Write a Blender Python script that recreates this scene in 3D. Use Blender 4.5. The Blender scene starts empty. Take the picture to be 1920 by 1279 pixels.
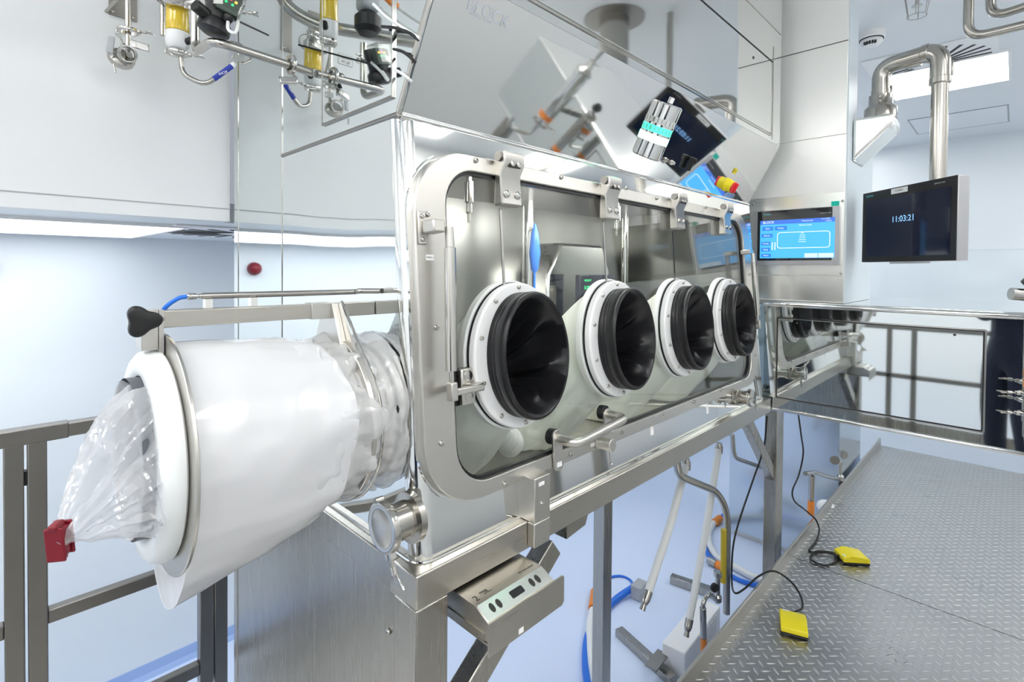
import bpy, bmesh, math, random
from math import pi, sin, cos, sqrt
from mathutils import Vector as V, Matrix, noise
random.seed(7)
SC = bpy.context.scene
COL = SC.collection

# ------------------------------------------------------------------ camera maths (image taken as 1920x1279)
FP, CX, CY, EZ = 968.0, 960.0, 521.0, 2.0
_x = V((1905-CX, 513-CY, FP)).normalized()
_y = V((-33-CX, 496-CY, FP)).normalized()
_y = (_y - _x*_y.dot(_x)).normalized()
_z = _x.cross(_y)
CR = V((_x[0], _y[0], _z[0])); CD = V((_x[1], _y[1], _z[1])); CF = V((_x[2], _y[2], _z[2]))
def ray(px, py): return CR*((px-CX)/FP) + CD*((py-CY)/FP) + CF
def onX(px, py, X): r = ray(px, py); p = r*(X/r.x); return V((p.x, p.y, p.z+EZ))
def onY(px, py, Y): r = ray(px, py); p = r*(Y/r.y); return V((p.x, p.y, p.z+EZ))
def onZ(px, py, Z): r = ray(px, py); p = r*((Z-EZ)/r.z); return V((p.x, p.y, p.z+EZ))

# ------------------------------------------------------------------ materials
MATS = {}
def mat(name, col, rough=.5, metal=0., emit=None, es=1., alpha=1., spec=.5, coat=0., trans=0., ior=1.45, sss=0.):
    m = bpy.data.materials.new(name); m.use_nodes = True
    b = m.node_tree.nodes['Principled BSDF']
    b.inputs['Base Color'].default_value = (*col, 1)
    b.inputs['Roughness'].default_value = rough
    b.inputs['Metallic'].default_value = metal
    b.inputs['Specular IOR Level'].default_value = spec
    b.inputs['Coat Weight'].default_value = coat
    b.inputs['Alpha'].default_value = alpha
    b.inputs['Transmission Weight'].default_value = trans
    b.inputs['IOR'].default_value = ior
    if sss:
        b.inputs['Subsurface Weight'].default_value = sss
        b.inputs['Subsurface Radius'].default_value = (.02, .02, .02)
    if emit:
        b.inputs['Emission Color'].default_value = (*emit, 1)
        b.inputs['Emission Strength'].default_value = es
    MATS[name] = m
    return m
def NT(m):
    t = m.node_tree
    return t, t.nodes, t.links, t.nodes['Principled BSDF']
def math_node(t, op, a=None, b=None, c=None):
    n = t.nodes.new('ShaderNodeMath'); n.operation = op
    for i, v in enumerate((a, b, c)):
        if v is None: continue
        if isinstance(v, (int, float)): n.inputs[i].default_value = v
        else: t.links.new(v, n.inputs[i])
    return n.outputs[0]
def add_bump(m, height, strength=.1, dist=.01):
    t, N, L, b = NT(m)
    bp = N.new('ShaderNodeBump'); bp.inputs['Strength'].default_value = strength; bp.inputs['Distance'].default_value = dist
    L.new(height, bp.inputs['Height']); L.new(bp.outputs[0], b.inputs['Normal'])
def noise_out(m, scale, sc=(1, 1, 1), detail=2, rough=.5):
    t, N, L, b = NT(m)
    tc = N.new('ShaderNodeTexCoord'); mp = N.new('ShaderNodeMapping'); mp.inputs['Scale'].default_value = sc
    nz = N.new('ShaderNodeTexNoise'); nz.inputs['Scale'].default_value = scale; nz.inputs['Detail'].default_value = detail
    nz.inputs['Roughness'].default_value = rough
    L.new(tc.outputs['Object'], mp.inputs[0]); L.new(mp.outputs[0], nz.inputs['Vector'])
    return nz.outputs['Fac']
def ramp_to(m, fac, sock, c0, c1, p0=.3, p1=.7):
    t, N, L, b = NT(m)
    r = N.new('ShaderNodeValToRGB'); r.color_ramp.elements[0].position = p0; r.color_ramp.elements[1].position = p1
    c0 = c0 if isinstance(c0, tuple) else (c0,)*3; c1 = c1 if isinstance(c1, tuple) else (c1,)*3
    r.color_ramp.elements[0].color = (*c0, 1); r.color_ramp.elements[1].color = (*c1, 1)
    L.new(fac, r.inputs[0]); L.new(r.outputs[0], b.inputs[sock])

mirror = mat('polished_steel', (.82, .825, .81), .05, 1.)
add_bump(mirror, noise_out(mirror, 1.1, detail=0), .12, .012)
mirror_wavy = mat('polished_steel_wavy', (.80, .83, .83), .035, 1.)
add_bump(mirror_wavy, noise_out(mirror_wavy, 3.0, (1, 1.3, .5), detail=0), .5, .016)
mirror_flat = mat('polished_steel_flat', (.76, .80, .80), .03, 1.)
mirror_dark = mat('polished_steel_deep', (.82, .825, .815), .045, 1.)
add_bump(mirror_dark, noise_out(mirror_dark, .8, detail=0), .06, .01)
def brushed(name, col, r0, r1, sc, bs=.04):
    m = mat(name, col, .3, 1.)
    n = noise_out(m, 60, sc, 3, .6)
    ramp_to(m, n, 'Roughness', r0, r1, .2, .8)
    ramp_to(m, n, 'Base Color', tuple(c*.98 for c in col), tuple(min(1, c*1.02) for c in col), .2, .8)
    return m
steel = brushed('brushed_steel', (.43, .41, .375), .255, .285, (2, 2, .05))
steel_x = brushed('brushed_steel_lengthwise', (.55, .525, .475), .26, .33, (.06, 3, 3))
steel_frame = brushed('satin_steel', (.64, .62, .58), .28, .38, (.1, 3, 3), .02)
steel_pipe = mat('pipe_steel', (.47, .45, .415), .2, 1.)
steel_dark = mat('dull_steel', (.30, .285, .265), .38, 1.)
steel_blue = mat('satin_blue_steel', (.56, .62, .68), .17, 1.)
side_refl = mat('blue_reflection_side', (.66, .74, .80), .4)  # the wall's pale blue reflection is put into this tower side colour
steel_bright = mat('cast_steel', (.56, .545, .515), .13, 1.)
rail_m = brushed('rail_steel', (.26, .245, .225), .30, .42, (.3, 3, .3), .02)
satin_white = mat('satin_panel_steel', (.92, .915, .88), .24, .9)
tower_m = mat('pale_polished_panel', (.93, .93, .905), .24, .25)
add_bump(tower_m, noise_out(tower_m, 1.4, (1, 1, 1), 0), .15, .012)
wall_m = mat('white_wall_panel', (.90, .905, .90), .32)
add_bump(wall_m, noise_out(wall_m, 6, detail=1), .015, .01)
wall_blue = mat('pale_blue_wall', (.80, .855, .895), .3)
bulk_m = mat('grey_white_panel', (.78, .80, .815), .28)
ceil_m = mat('ceiling_panel', (.80, .84, .87), .35)
floor_m = mat('blue_vinyl_floor', (.56, .67, .90), .38)
ramp_to(floor_m, noise_out(floor_m, 160, detail=2), 'Base Color', (.62, .73, .94), (.70, .79, .97))
cove_m = mat('cove_blue', (.34, .48, .80), .4)
white_pl = mat('white_plastic', (.90, .905, .91), .28)
hdpe = mat('white_hdpe', (.86, .885, .89), .3, sss=.25)
sticker = mat('white_sticker', (.93, .93, .93), .5)
black_r = mat('black_rubber', (.011, .011, .013), .30)
add_bump(black_r, noise_out(black_r, 18, detail=2), .10, .004)
black_p = mat('black_plastic', (.012, .012, .013), .38)
black_cable = mat('black_cable', (.01, .01, .01), .45)
yellow = mat('yellow_plastic', (.93, .78, .02), .4)
amber = mat('amber_bowl', (.80, .56, .03), .18, coat=.5)
yellow_tape = mat('yellow_sleeve', (.62, .47, .04), .5)
red = mat('red_plastic', (.80, .03, .04), .35)
red_dark = mat('dark_red_plastic', (.21, .008, .02), .38)
blue = mat('blue_hose', (.02, .17, .72), .35)
blue_grip = mat('blue_grip', (.03, .06, .42), .45)
orange = mat('orange_rubber', (.87, .27, .04), .45)
grey_pl = mat('grey_plastic', (.40, .42, .44), .45)
green_st = mat('green_sticker', (.0, .55, .42), .5)
hose_w = mat('milky_hose', (.80, .81, .80), .35)
cloth = mat('pale_sleeve_fabric', (.93, .965, .90), .7)
add_bump(cloth, noise_out(cloth, 9, detail=3), .3, .02)
screen_k = mat('black_screen_glass', (.006, .007, .009), .06, coat=1.)
screen_navy = mat('navy_screen', (.006, .008, .013), .08, emit=(.003, .010, .06), es=.14)
silver = mat('silver_bezel', (.50, .50, .52), .35, .6)
ink = mat('dark_ink', (.03, .03, .03), .6)
etched = mat('etched_lettering', (.70, .745, .80), .3, .85)
teal_ink = mat('teal_ink', (.10, .55, .58), .5)
grey_ink = mat('pale_grey_ink', (.55, .56, .57), .5)
ui_blue = mat('lit_screen_blue', (.0, .0, .0), .3, emit=(.07, .42, .88), es=1.0)
ui_head = mat('lit_screen_header', (0, 0, 0), .3, emit=(.05, .16, .62), es=1.0)
ui_white = mat('lit_screen_white', (0, 0, 0), .3, emit=(.75, .86, 1), es=1.0)
ui_btn = mat('lit_screen_button', (0, 0, 0), .3, emit=(.03, .20, .62), es=1.0)
ui_grey = mat('lit_screen_grey', (0, 0, 0), .3, emit=(.55, .68, .80), es=1.0)
clock_m = mat('lit_clock_digits', (0, 0, 0), .3, emit=(.25, .52, .95), es=1.0)
green_lit = mat('lit_green_lens', (.2, .8, .55), .3, emit=(.25, 1., .68), es=16.)
green_dim = mat('green_lens', (.10, .72, .48), .25, emit=(.05, .75, .42), es=1.2)
clear_lens = mat('clear_lens', (.70, .72, .72), .2)
green_text = mat('lit_green_text', (0, 0, 0), .3, emit=(.02, .8, .25), es=1.3)
led_red = mat('red_led', (0, 0, 0), .3, emit=(1, .03, .03), es=3)
led_amber = mat('amber_led', (0, 0, 0), .3, emit=(1, .5, .05), es=3)
lamp_m = mat('lamp_diffuser', (1, 1, 1), .5, emit=(1, .985, .955), es=7.)
lamp_strip = mat('strip_diffuser', (1, 1, 1), .5, emit=(.97, .985, 1), es=2.0)
skin = mat('skin', (.62, .38, .28), .5)
navy = mat('navy_cloth', (.012, .018, .04), .8)
jean = mat('blue_denim', (.03, .06, .14), .85)

def schlick(t, ior, normal=None):
    lw = t.nodes.new('ShaderNodeLayerWeight'); lw.inputs[0].default_value = .5
    if normal is not None: t.links.new(normal, lw.inputs['Normal'])
    f0 = ((ior-1)/(ior+1))**2
    return math_node(t, 'MULTIPLY_ADD', math_node(t, 'POWER', lw.outputs['Facing'], 5.), 1-f0, f0)
def glass_mat(name, tint, ior=1.5, boost=1.0):
    m = bpy.data.materials.new(name); m.use_nodes = True
    t = m.node_tree; N, L = t.nodes, t.links
    N.remove(N['Principled BSDF'])
    tr = N.new('ShaderNodeBsdfTransparent'); tr.inputs[0].default_value = (*tint, 1)
    gl = N.new('ShaderNodeBsdfGlossy'); gl.inputs['Roughness'].default_value = .0
    mx = N.new('ShaderNodeMixShader')
    L.new(math_node(t, 'MULTIPLY', schlick(t, ior), boost), mx.inputs[0])
    L.new(tr.outputs[0], mx.inputs[1]); L.new(gl.outputs[0], mx.inputs[2])
    L.new(mx.outputs[0], N['Material Output'].inputs[0])
    return m
glass = glass_mat('window_glass', (.985, .995, .987), 1.5, 1.4)
def film_mat(name, col, clear, gloss=.16, rough=.12, bscale=14, bs=.6, dist=.02, tlu=.45):
    m = bpy.data.materials.new(name); m.use_nodes = True
    t = m.node_tree; N, L = t.nodes, t.links
    N.remove(N['Principled BSDF'])
    tr = N.new('ShaderNodeBsdfTransparent'); tr.inputs[0].default_value = (.97, .98, 1, 1)
    df = N.new('ShaderNodeBsdfDiffuse'); df.inputs[0].default_value = (*col, 1)
    tl = N.new('ShaderNodeBsdfTranslucent'); tl.inputs[0].default_value = (*col, 1)
    gl = N.new('ShaderNodeBsdfGlossy'); gl.inputs['Roughness'].default_value = rough
    tc = N.new('ShaderNodeTexCoord')
    nz = N.new('ShaderNodeTexNoise'); nz.inputs['Scale'].default_value = bscale; nz.inputs['Detail'].default_value = 3
    L.new(tc.outputs['Object'], nz.inputs['Vector'])
    bp = N.new('ShaderNodeBump'); bp.inputs['Strength'].default_value = bs; bp.inputs['Distance'].default_value = dist
    L.new(nz.outputs['Fac'], bp.inputs['Height'])
    for s in (df, tl, gl): L.new(bp.outputs[0], s.inputs['Normal'])
    m1 = N.new('ShaderNodeMixShader'); m1.inputs[0].default_value = tlu
    L.new(df.outputs[0], m1.inputs[1]); L.new(tl.outputs[0], m1.inputs[2])
    m2 = N.new('ShaderNodeMixShader'); m2.inputs[0].default_value = clear
    L.new(m1.outputs[0], m2.inputs[1]); L.new(tr.outputs[0], m2.inputs[2])
    m3 = N.new('ShaderNodeMixShader')
    L.new(math_node(t, 'ADD', math_node(t, 'MULTIPLY', schlick(t, 1.5, bp.outputs[0]), .8), gloss*.5), m3.inputs[0])
    L.new(m2.outputs[0], m3.inputs[1]); L.new(gl.outputs[0], m3.inputs[2])
    L.new(m3.outputs[0], N['Material Output'].inputs[0])
    return m
film_clear = film_mat('clear_film', (.95, .955, .97), .60, .10, .10, 16, .35, .01, .4)
film_milky = film_mat('milky_film', (.85, .855, .88), .05, .14, .22, 6, .2, .02, .12)
film_half = film_mat('half_clear_film', (.95, .955, .96), .42, .06, .16, 18, .5, .015, .3)
box_clear = glass_mat('clear_cover', (.86, .88, .84), 1.5, 1.6)

# tread plate: staggered lens shaped bars, procedural bump
tread = mat('tread_plate', (.60, .60, .595), .3, 1.)
def make_tread(m):
    t, N, L, b = NT(m)
    tc = N.new('ShaderNodeTexCoord'); sp = N.new('ShaderNodeSeparateXYZ'); L.new(tc.outputs['Object'], sp.inputs[0])
    s = 1/.052
    hs = []
    for off, sg in ((0, 1), (.5, -1)):
        u = math_node(t, 'MULTIPLY_ADD', sp.outputs[0], s, off); v = math_node(t, 'MULTIPLY_ADD', sp.outputs[1], s, off)
        fu = math_node(t, 'SUBTRACT', math_node(t, 'FRACT', u), .5); fv = math_node(t, 'SUBTRACT', math_node(t, 'FRACT', v), .5)
        a = math_node(t, 'MULTIPLY', math_node(t, 'ADD', fu, math_node(t, 'MULTIPLY', fv, float(sg))), .7071)
        c = math_node(t, 'MULTIPLY', math_node(t, 'SUBTRACT', fu, math_node(t, 'MULTIPLY', fv, float(sg))), .7071)
        d = math_node(t, 'ADD', math_node(t, 'POWER', math_node(t, 'MULTIPLY', a, 1/.36), 2.), math_node(t, 'POWER', math_node(t, 'MULTIPLY', c, 1/.10), 2.))
        hs.append(math_node(t, 'MAXIMUM', math_node(t, 'SUBTRACT', 1., d), 0.))
    h = math_node(t, 'POWER', math_node(t, 'MAXIMUM', hs[0], hs[1]), .5)
    nz = noise_out(m, 5, detail=4)
    nf = noise_out(m, 90, detail=3)
    ramp_to(m, nz, 'Roughness', .26, .44)
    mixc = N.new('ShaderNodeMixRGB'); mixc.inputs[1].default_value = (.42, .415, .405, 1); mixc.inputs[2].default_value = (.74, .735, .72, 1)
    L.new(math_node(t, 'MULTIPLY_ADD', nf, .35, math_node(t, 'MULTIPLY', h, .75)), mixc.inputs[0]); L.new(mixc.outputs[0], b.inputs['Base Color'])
    add_bump(m, h, .9, .005)
make_tread(tread)

# ------------------------------------------------------------------ mesh helpers
def NB(): return bmesh.new()
def box(bm, x0, x1, y0, y1, z0, z1):
    vs = [bm.verts.new(p) for p in ((x0,y0,z0),(x1,y0,z0),(x1,y1,z0),(x0,y1,z0),(x0,y0,z1),(x1,y0,z1),(x1,y1,z1),(x0,y1,z1))]
    for f in ((3,2,1,0),(4,5,6,7),(0,1,5,4),(1,2,6,5),(2,3,7,6),(3,0,4,7)): bm.faces.new([vs[i] for i in f])
    return bm
def obox(bm, c, ux, uy, uz, a, b, d):
    """box centred on c with half sizes a,b,d along unit vectors"""
    ux, uy, uz = V(ux), V(uy), V(uz); c = V(c)
    vs = [bm.verts.new(c + ux*(sx*a) + uy*(sy*b) + uz*(sz*d)) for sz in (-1, 1) for sx, sy in ((-1,-1),(1,-1),(1,1),(-1,1))]
    for f in ((3,2,1,0),(4,5,6,7),(0,1,5,4),(1,2,6,5),(2,3,7,6),(3,0,4,7)): bm.faces.new([vs[i] for i in f])
    return bm
def basis(d):
    d = V(d).normalized(); u = d.cross(V((0, 0, 1)))
    if u.length < 1e-4: u = d.cross(V((0, 1, 0)))
    u.normalize(); return d, u, d.cross(u)
def rings_to_mesh(bm, rings, closed=True, cap0=True, cap1=True):
    vr = [[bm.verts.new(p) for p in r] for r in rings]
    n = len(vr[0])
    for i in range(len(vr)-1):
        for j in range(n if closed else n-1):
            k = (j+1) % n
            bm.faces.new((vr[i][j], vr[i][k], vr[i+1][k], vr[i+1][j]))
    if cap0 and closed: bm.faces.new(list(reversed(vr[0])))
    if cap1 and closed: bm.faces.new(vr[-1])
    return bm
def lathe(bm, o, ax, prof, n=28, cap=True, sx=1., sy=1.):
    d, u, w = basis(ax); o = V(o)
    rings = [[o + d*h + u*(cos(2*pi*j/n)*r*sx) + w*(sin(2*pi*j/n)*r*sy) for j in range(n)] for r, h in prof]
    return rings_to_mesh(bm, rings, True, cap, cap)
def ringlathe(bm, o, ax, prof, n=40):
    """closed profile -> torus like solid"""
    return lathe(bm, o, ax, list(prof)+[prof[0]], n, False)
def cyl(bm, p0, p1, r, n=16, r1=None):
    p0, p1 = V(p0), V(p1)
    return lathe(bm, p0, p1-p0, [(r, 0), (r if r1 is None else r1, (p1-p0).length)], n)
def fillet(pts, rad, k=6):
    pts = [V(p) for p in pts]; out = [pts[0]]
    for i in range(1, len(pts)-1):
        a, b, c = pts[i-1], pts[i], pts[i+1]
        d0, d1 = (a-b), (c-b); l = min(rad, d0.length*.48, d1.length*.48)
        p, q = b + d0.normalized()*l, b + d1.normalized()*l
        for j in range(k+1):
            t = j/k; out.append(p*(1-t)**2 + b*2*t*(1-t) + q*t*t)
    out.append(pts[-1]); return out
def smooth_path(pts, k=8):
    pts = [V(p) for p in pts]; P = [pts[0]*2-pts[1]] + pts + [pts[-1]*2-pts[-2]]; out = []
    for i in range(1, len(P)-2):
        a, b, c, d = P[i-1], P[i], P[i+1], P[i+2]
        for j in range(k):
            t = j/k
            out.append(.5*((2*b) + (c-a)*t + (2*a-5*b+4*c-d)*t*t + (3*b-a-3*c+d)*t**3))
    out.append(pts[-1]); return out
def tube(bm, pts, r, n=12, rf=None):
    pts = [V(p) for p in pts]; rings = []; u = None
    for i, p in enumerate(pts):
        d = (pts[min(i+1, len(pts)-1)] - pts[max(i-1, 0)]).normalized()
        if u is None: _, u, w = basis(d)
        else:
            u = (u - d*u.dot(d)).normalized(); w = d.cross(u)
        rr = r if rf is None else rf(i/(len(pts)-1))
        rings.append([p + u*(cos(2*pi*j/n)*rr) + w*(sin(2*pi*j/n)*rr) for j in range(n)])
    return rings_to_mesh(bm, rings)
def sphere(bm, c, r, sc=(1, 1, 1), u=16, v=10):
    c = V(c)
    rings = [[c + V((sc[0]*r*sin(pi*i/v)*cos(2*pi*j/u), sc[1]*r*sin(pi*i/v)*sin(2*pi*j/u), sc[2]*r*cos(pi*i/v))) for j in range(u)] for i in range(1, v)]
    return rings_to_mesh(bm, rings)
def prism(bm, poly, vec):
    a = [V(p) for p in poly]; vec = V(vec)
    return rings_to_mesh(bm, [a, [p+vec for p in a]])
def rrect(w, h, r, k=7):
    out = []
    for cx, cy, a0 in ((w/2-r, h/2-r, 0), (-w/2+r, h/2-r, pi/2), (-w/2+r, -h/2+r, pi), (w/2-r, -h/2+r, 1.5*pi)):
        for j in range(k+1):
            a = a0 + pi/2*j/k; out.append((cx+r*cos(a), cy+r*sin(a)))
    return out
def annulus(bm, outer, inner, M, t0, t1):
    """plate with a hole; loops are 2-D with equal counts; M maps (u,v,w)->world"""
    n = len(outer)
    o0 = [bm.verts.new(M(u, v, t0)) for u, v in outer]; o1 = [bm.verts.new(M(u, v, t1)) for u, v in outer]
    i0 = [bm.verts.new(M(u, v, t0)) for u, v in inner]; i1 = [bm.verts.new(M(u, v, t1)) for u, v in inner]
    for j in range(n):
        k = (j+1) % n
        bm.faces.new((o1[j], o1[k], i1[k], i1[j])); bm.faces.new((o0[k], o0[j], i0[j], i0[k]))
        bm.faces.new((o0[j], o0[k], o1[k], o1[j])); bm.faces.new((i0[k], i0[j], i1[j], i1[k]))
    return bm
def grid(bm, f, nu, nv, wrap=False):
    vs = [[bm.verts.new(f(i/(nu if wrap else nu-1), j/(nv-1))) for j in range(nv)] for i in range(nu)]
    for i in range(nu if wrap else nu-1):
        for j in range(nv-1):
            k = (i+1) % nu
            bm.faces.new((vs[i][j], vs[k][j], vs[k][j+1], vs[i][j+1]))
    return bm

# ------------------------------------------------------------------ object helpers
def root(name, label, cat, loc=(0, 0, 0), group=None):
    o = bpy.data.objects.new(name, None); COL.objects.link(o); o.location = loc; o.empty_display_size = .05
    tag(o, label, cat, group); return o
def tag(o, label=None, cat=None, group=None, kind=None):
    if label: o['label'] = label
    if cat: o['category'] = cat
    if group: o['group'] = group
    if kind: o['kind'] = kind
    return o
def attach(o, parent):
    if parent is not None:
        o.parent = parent
        if parent.type == 'EMPTY': o.matrix_parent_inverse = Matrix.Translation(-parent.location)
def O(name, bm, m, parent=None, smooth=True, bev=0, seg=2, ang=38, subs=0, label=None):
    bmesh.ops.recalc_face_normals(bm, faces=bm.faces[:])
    me = bpy.data.meshes.new(name); bm.to_mesh(me); bm.free()
    me.materials.append(m)
    if smooth:
        for p in me.polygons: p.use_smooth = True
        me.set_sharp_from_angle(angle=math.radians(ang))
    o = bpy.data.objects.new(name, me); COL.objects.link(o); attach(o, parent)
    if bev:
        b = o.modifiers.new('Bevel', 'BEVEL'); b.width = bev; b.segments = seg; b.limit_method = 'ANGLE'; b.angle_limit = math.radians(40)
    if subs:
        s = o.modifiers.new('Subdivision', 'SUBSURF'); s.levels = subs; s.render_levels = subs
    if label: o['label'] = label
    return o
def struct(name, bm, m, **k): return tag(O(name, bm, m, **k), kind='structure')
def txt(s, size, o, ux, uy, m, parent=None, name='lettering', align='LEFT', depth=.0002, sx=1.):
    c = bpy.data.curves.new(name, 'FONT'); c.body = s; c.size = size; c.extrude = depth; c.align_x = align; c.align_y = 'CENTER'; c.resolution_u = 3
    c.materials.append(m)
    tmp = bpy.data.objects.new(name, c); me = bpy.data.meshes.new_from_object(tmp)
    bpy.data.objects.remove(tmp); bpy.data.curves.remove(c)
    b = bpy.data.objects.new(name, me); COL.objects.link(b)
    ux, uy = V(ux).normalized(), V(uy).normalized(); n = ux.cross(uy)
    M = Matrix.Identity(4)
    for i in range(3): M[i][0] = ux[i]*sx; M[i][1] = uy[i]; M[i][2] = n[i]; M[i][3] = o[i]
    attach(b, parent)
    b.matrix_basis = M
    return b
def screw(p, n, r, parent, name='screw', m=None):
    return O(name, lathe(NB(), p, n, [(r, 0), (r, r*.35), (r*.75, r*.75), (r*.42, r*.82), (r*.38, r*.45), (.0002, r*.45)], 12), m or steel_bright, parent)

def tri_clamp(parent, c, ax, r, wing=(0, 0, -1), name='clamp'):
    """sanitary clamp: two-part ring, hinge, bolt with wing nut"""
    d, u, w = basis(ax); c = V(c); wing = V(wing); wing = (wing - d*wing.dot(d)).normalized()
    b = ringlathe(NB(), c, d, [(r*.86, -r*.17), (r*1.0, -r*.2), (r*1.16, -r*.17), (r*1.2, 0), (r*1.16, r*.17), (r*1.0, r*.2), (r*.86, r*.17)], 32)
    ring = O(name, b, steel_bright, parent)
    t = d.cross(wing)
    q = c + wing*(r*1.22)
    O('lug', obox(NB(), q + t*(r*.18), t, wing, d, r*.1, r*.2, r*.17), steel_bright, ring, bev=r*.04)
    O('lug', obox(NB(), q - t*(r*.18), t, wing, d, r*.1, r*.2, r*.17), steel_bright, ring, bev=r*.04)
    O('hinge', cyl(NB(), c - wing*(r*1.22) - d*(r*.2), c - wing*(r*1.22) + d*(r*.2), r*.13, 12), steel_bright, ring)
    p = c + wing*(r*1.25)
    O('bolt', cyl(NB(), p - wing*(r*.15), p + wing*(r*1.15), r*.085, 10), steel_pipe, ring)
    O('nut', cyl(NB(), p + wing*(r*.45), p + wing*(r*.80), r*.17, 12), steel_bright, ring)
    q = p + wing*(r*.72); h = d*(r*.06)
    O('wing_nut', prism(NB(), [q + t*(r*.10) - h, q + t*(r*.42) + wing*(r*.30) - h, q + t*(r*.55) + wing*(r*.75) - h, q + t*(r*.18) + wing*(r*.62) - h, q - t*(r*.18) + wing*(r*.62) - h,
        q - t*(r*.55) + wing*(r*.75) - h, q - t*(r*.42) + wing*(r*.30) - h, q - t*(r*.10) - h], h*2), steel_bright, ring, bev=r*.03)
    return ring

# ================================================================== SETTING
X0, X1, YB, YW, H = -2.6, 6.35, -1.35, 3.0, 3.25
YBK = 1.68                                    # face of the hanging bulkhead on the left
ZBK = onY(0, 387, YBK).z
struct('floor', box(NB(), X0-.1, X1+.1, YB-.1, YW+.1, -.12, 0), floor_m)
struct('ceiling', box(NB(), X0-.1, X1+.1, YB-.1, YBK+.06, H, H+.1), ceil_m)
struct('wall_back', box(NB(), X0-.1, X1+.1, YW, YW+.1, 0, ZBK+.1), wall_blue)
struct('wall_near', box(NB(), X0-.1, X0, YB, YW, 0, H), wall_m)
struct('wall_right', box(NB(), X0, X1, YB-.1, YB, 0, H), wall_m)
struct('baseboard_back', prism(NB(), [(X0, YW, .0), (X0, YW-.035, .0), (X0, YW-.012, .018), (X0, YW-.004, .06), (X0, YW, .06)], (X1-X0, 0, 0)), cove_m)
struct('baseboard_far', prism(NB(), [(X1, YB, 0), (X1-.035, YB, 0), (X1-.012, YB, .018), (X1-.004, YB, .06), (X1, YB, .06)], (0, YW-YB, 0)), cove_m)
# bulkhead and the low ceiling of the bay behind it
XBE = onY(431, 300, YBK).x
struct('wall_left', box(NB(), X0, XBE, YBK, YBK+.06, ZBK, H), bulk_m)
zj = onY(0, 357, YBK).z
struct('trim_1', box(NB(), X0, XBE-.002, YBK-.0012, YBK+.002, zj-.0015, zj+.0015), grey_pl)
struct('ceiling.001', box(NB(), X0, X1, YBK+.06, YW, ZBK, ZBK+.06), ceil_m)
struct('wall_far', box(NB(), X1, X1+.1, YB, YW, 0, H), wall_blue)
# glazing band with its dark joint line on the far wall
zg = onX(1700, 472, X1).z
struct('window_1', box(NB(), X1-.006, X1-.001, YB, 2.9, .95, zg), mat('glazed_wall_panel', (.80, .88, .93), .05, coat=.6))
struct('trim_2', box(NB(), X1-.008, X1, YB, 2.9, zg, zg+.012), mat('pale_joint', (.70, .77, .82), .4))
struct('trim_3', box(NB(), X0-.0, X0+.004, -.35, -.34, .3, H), grey_pl)

# lamps ------------------------------------------------------------
def lamp(x, y, z, a, b, label, m, group='recessed ceiling lamps'):
    r = root('ceiling_lamp', label, 'lamp', (x, y, z), group)
    o, i = rrect(2*a+.03, 2*b+.03, .006, 2), rrect(2*a, 2*b, .003, 2)
    O('lamp_frame', annulus(NB(), o, i, lambda u, v, w: V((x+u, y+v, z-w)), -.004, .006), white_pl, r)
    O('diffuser', box(NB(), x-a, x+a, y-b, y+b, z-.004, z+.004), m, r)
    return r
lamp(4.305, .35, H-.004, .295, .295, 'square recessed ceiling lamp glowing white behind the swing arm', lamp_m)
for x, y, w in ((-1.9, -.9, 'in the near corner'), (-.6, -.95, 'behind the viewpoint'), (.6, -.95, 'over the platform outer side'), (1.9, -.85, 'above the filter housing, added to brighten the right wall'), (3.4, -.98, 'over the far half of the platform'), (5.4, -.95, 'beside the far wall'),  # the one above the filter housing is added to brighten the right wall
                (-1.9, .35, 'over the landing'), (-.7, .35, 'above the viewpoint'), (-1.2, 1.25, 'in front of the bulkhead'), (5.6, 1.3, 'by the far wall corner')):
    lamp(x, y, H-.004, .295, .295, 'square recessed white ceiling lamp ' + w, lamp_m)
yn, yf = onZ(0, 403, ZBK).y, onZ(0, 432, ZBK).y
xe = onZ(350, 422, ZBK).x
lamp((X0+.2+xe)/2, (yn+yf)/2, ZBK-.004, (xe-X0-.2)/2, (yf-yn)/2, 'long bright ceiling strip lamp in the bay at left, under the grey panel', lamp_strip)
lamp(2.6, 2.3, ZBK-.004, 1.2, .3, 'added ceiling strip lamp, unseen behind the stand, brightening the floor there', lamp_strip)  # unseen strip added so the floor under the stand turns bright

# swirl diffusers --------------------------------------------------
def diffuser(x, y, z, label, R=.27, k=24):
    r = root('air_diffuser', label, 'air vent', (x, y, z), 'swirl air diffusers')
    O('face_plate', box(NB(), x-.297, x+.297, y-.297, y+.297, z-.006, z-.001), white_pl, r)
    for i in range(k):
        a = 2*pi*i/k; d = V((cos(a), sin(a), 0)); t = V((-sin(a), cos(a), 0))
        O('slot', obox(NB(), V((x, y, z-.0065)) + d*(R*.66) + t*.02, d, t, (0, 0, 1), R*.33, .0085, .0012), ink, r, smooth=False)
    return r
pd = onZ(1745, 118, H)
diffuser(pd.x, pd.y, H, 'white square swirl air diffuser with dark radial slots beside smoke detector')
pv = onZ(420, 432, ZBK)
diffuser(pv.x+.1, pv.y+.1, ZBK, 'pale swirl air diffuser past the end of the strip lamp at left')
# access panel in the ceiling
r = root('ceiling_hatch', 'flush rectangular hatch in the ceiling beyond the square lamp', 'hatch', (5.6, .36, H))
O('hatch_frame', annulus(NB(), rrect(.6, .6, .006, 2), rrect(.58, .58, .004, 2), lambda u, v, w: V((5.6+u, .36+v, H-w)), -.001, .004), grey_pl, r)
O('hatch_panel', box(NB(), 5.31, 5.89, .07, .65, H-.003, H+.002), ceil_m, r)
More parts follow.
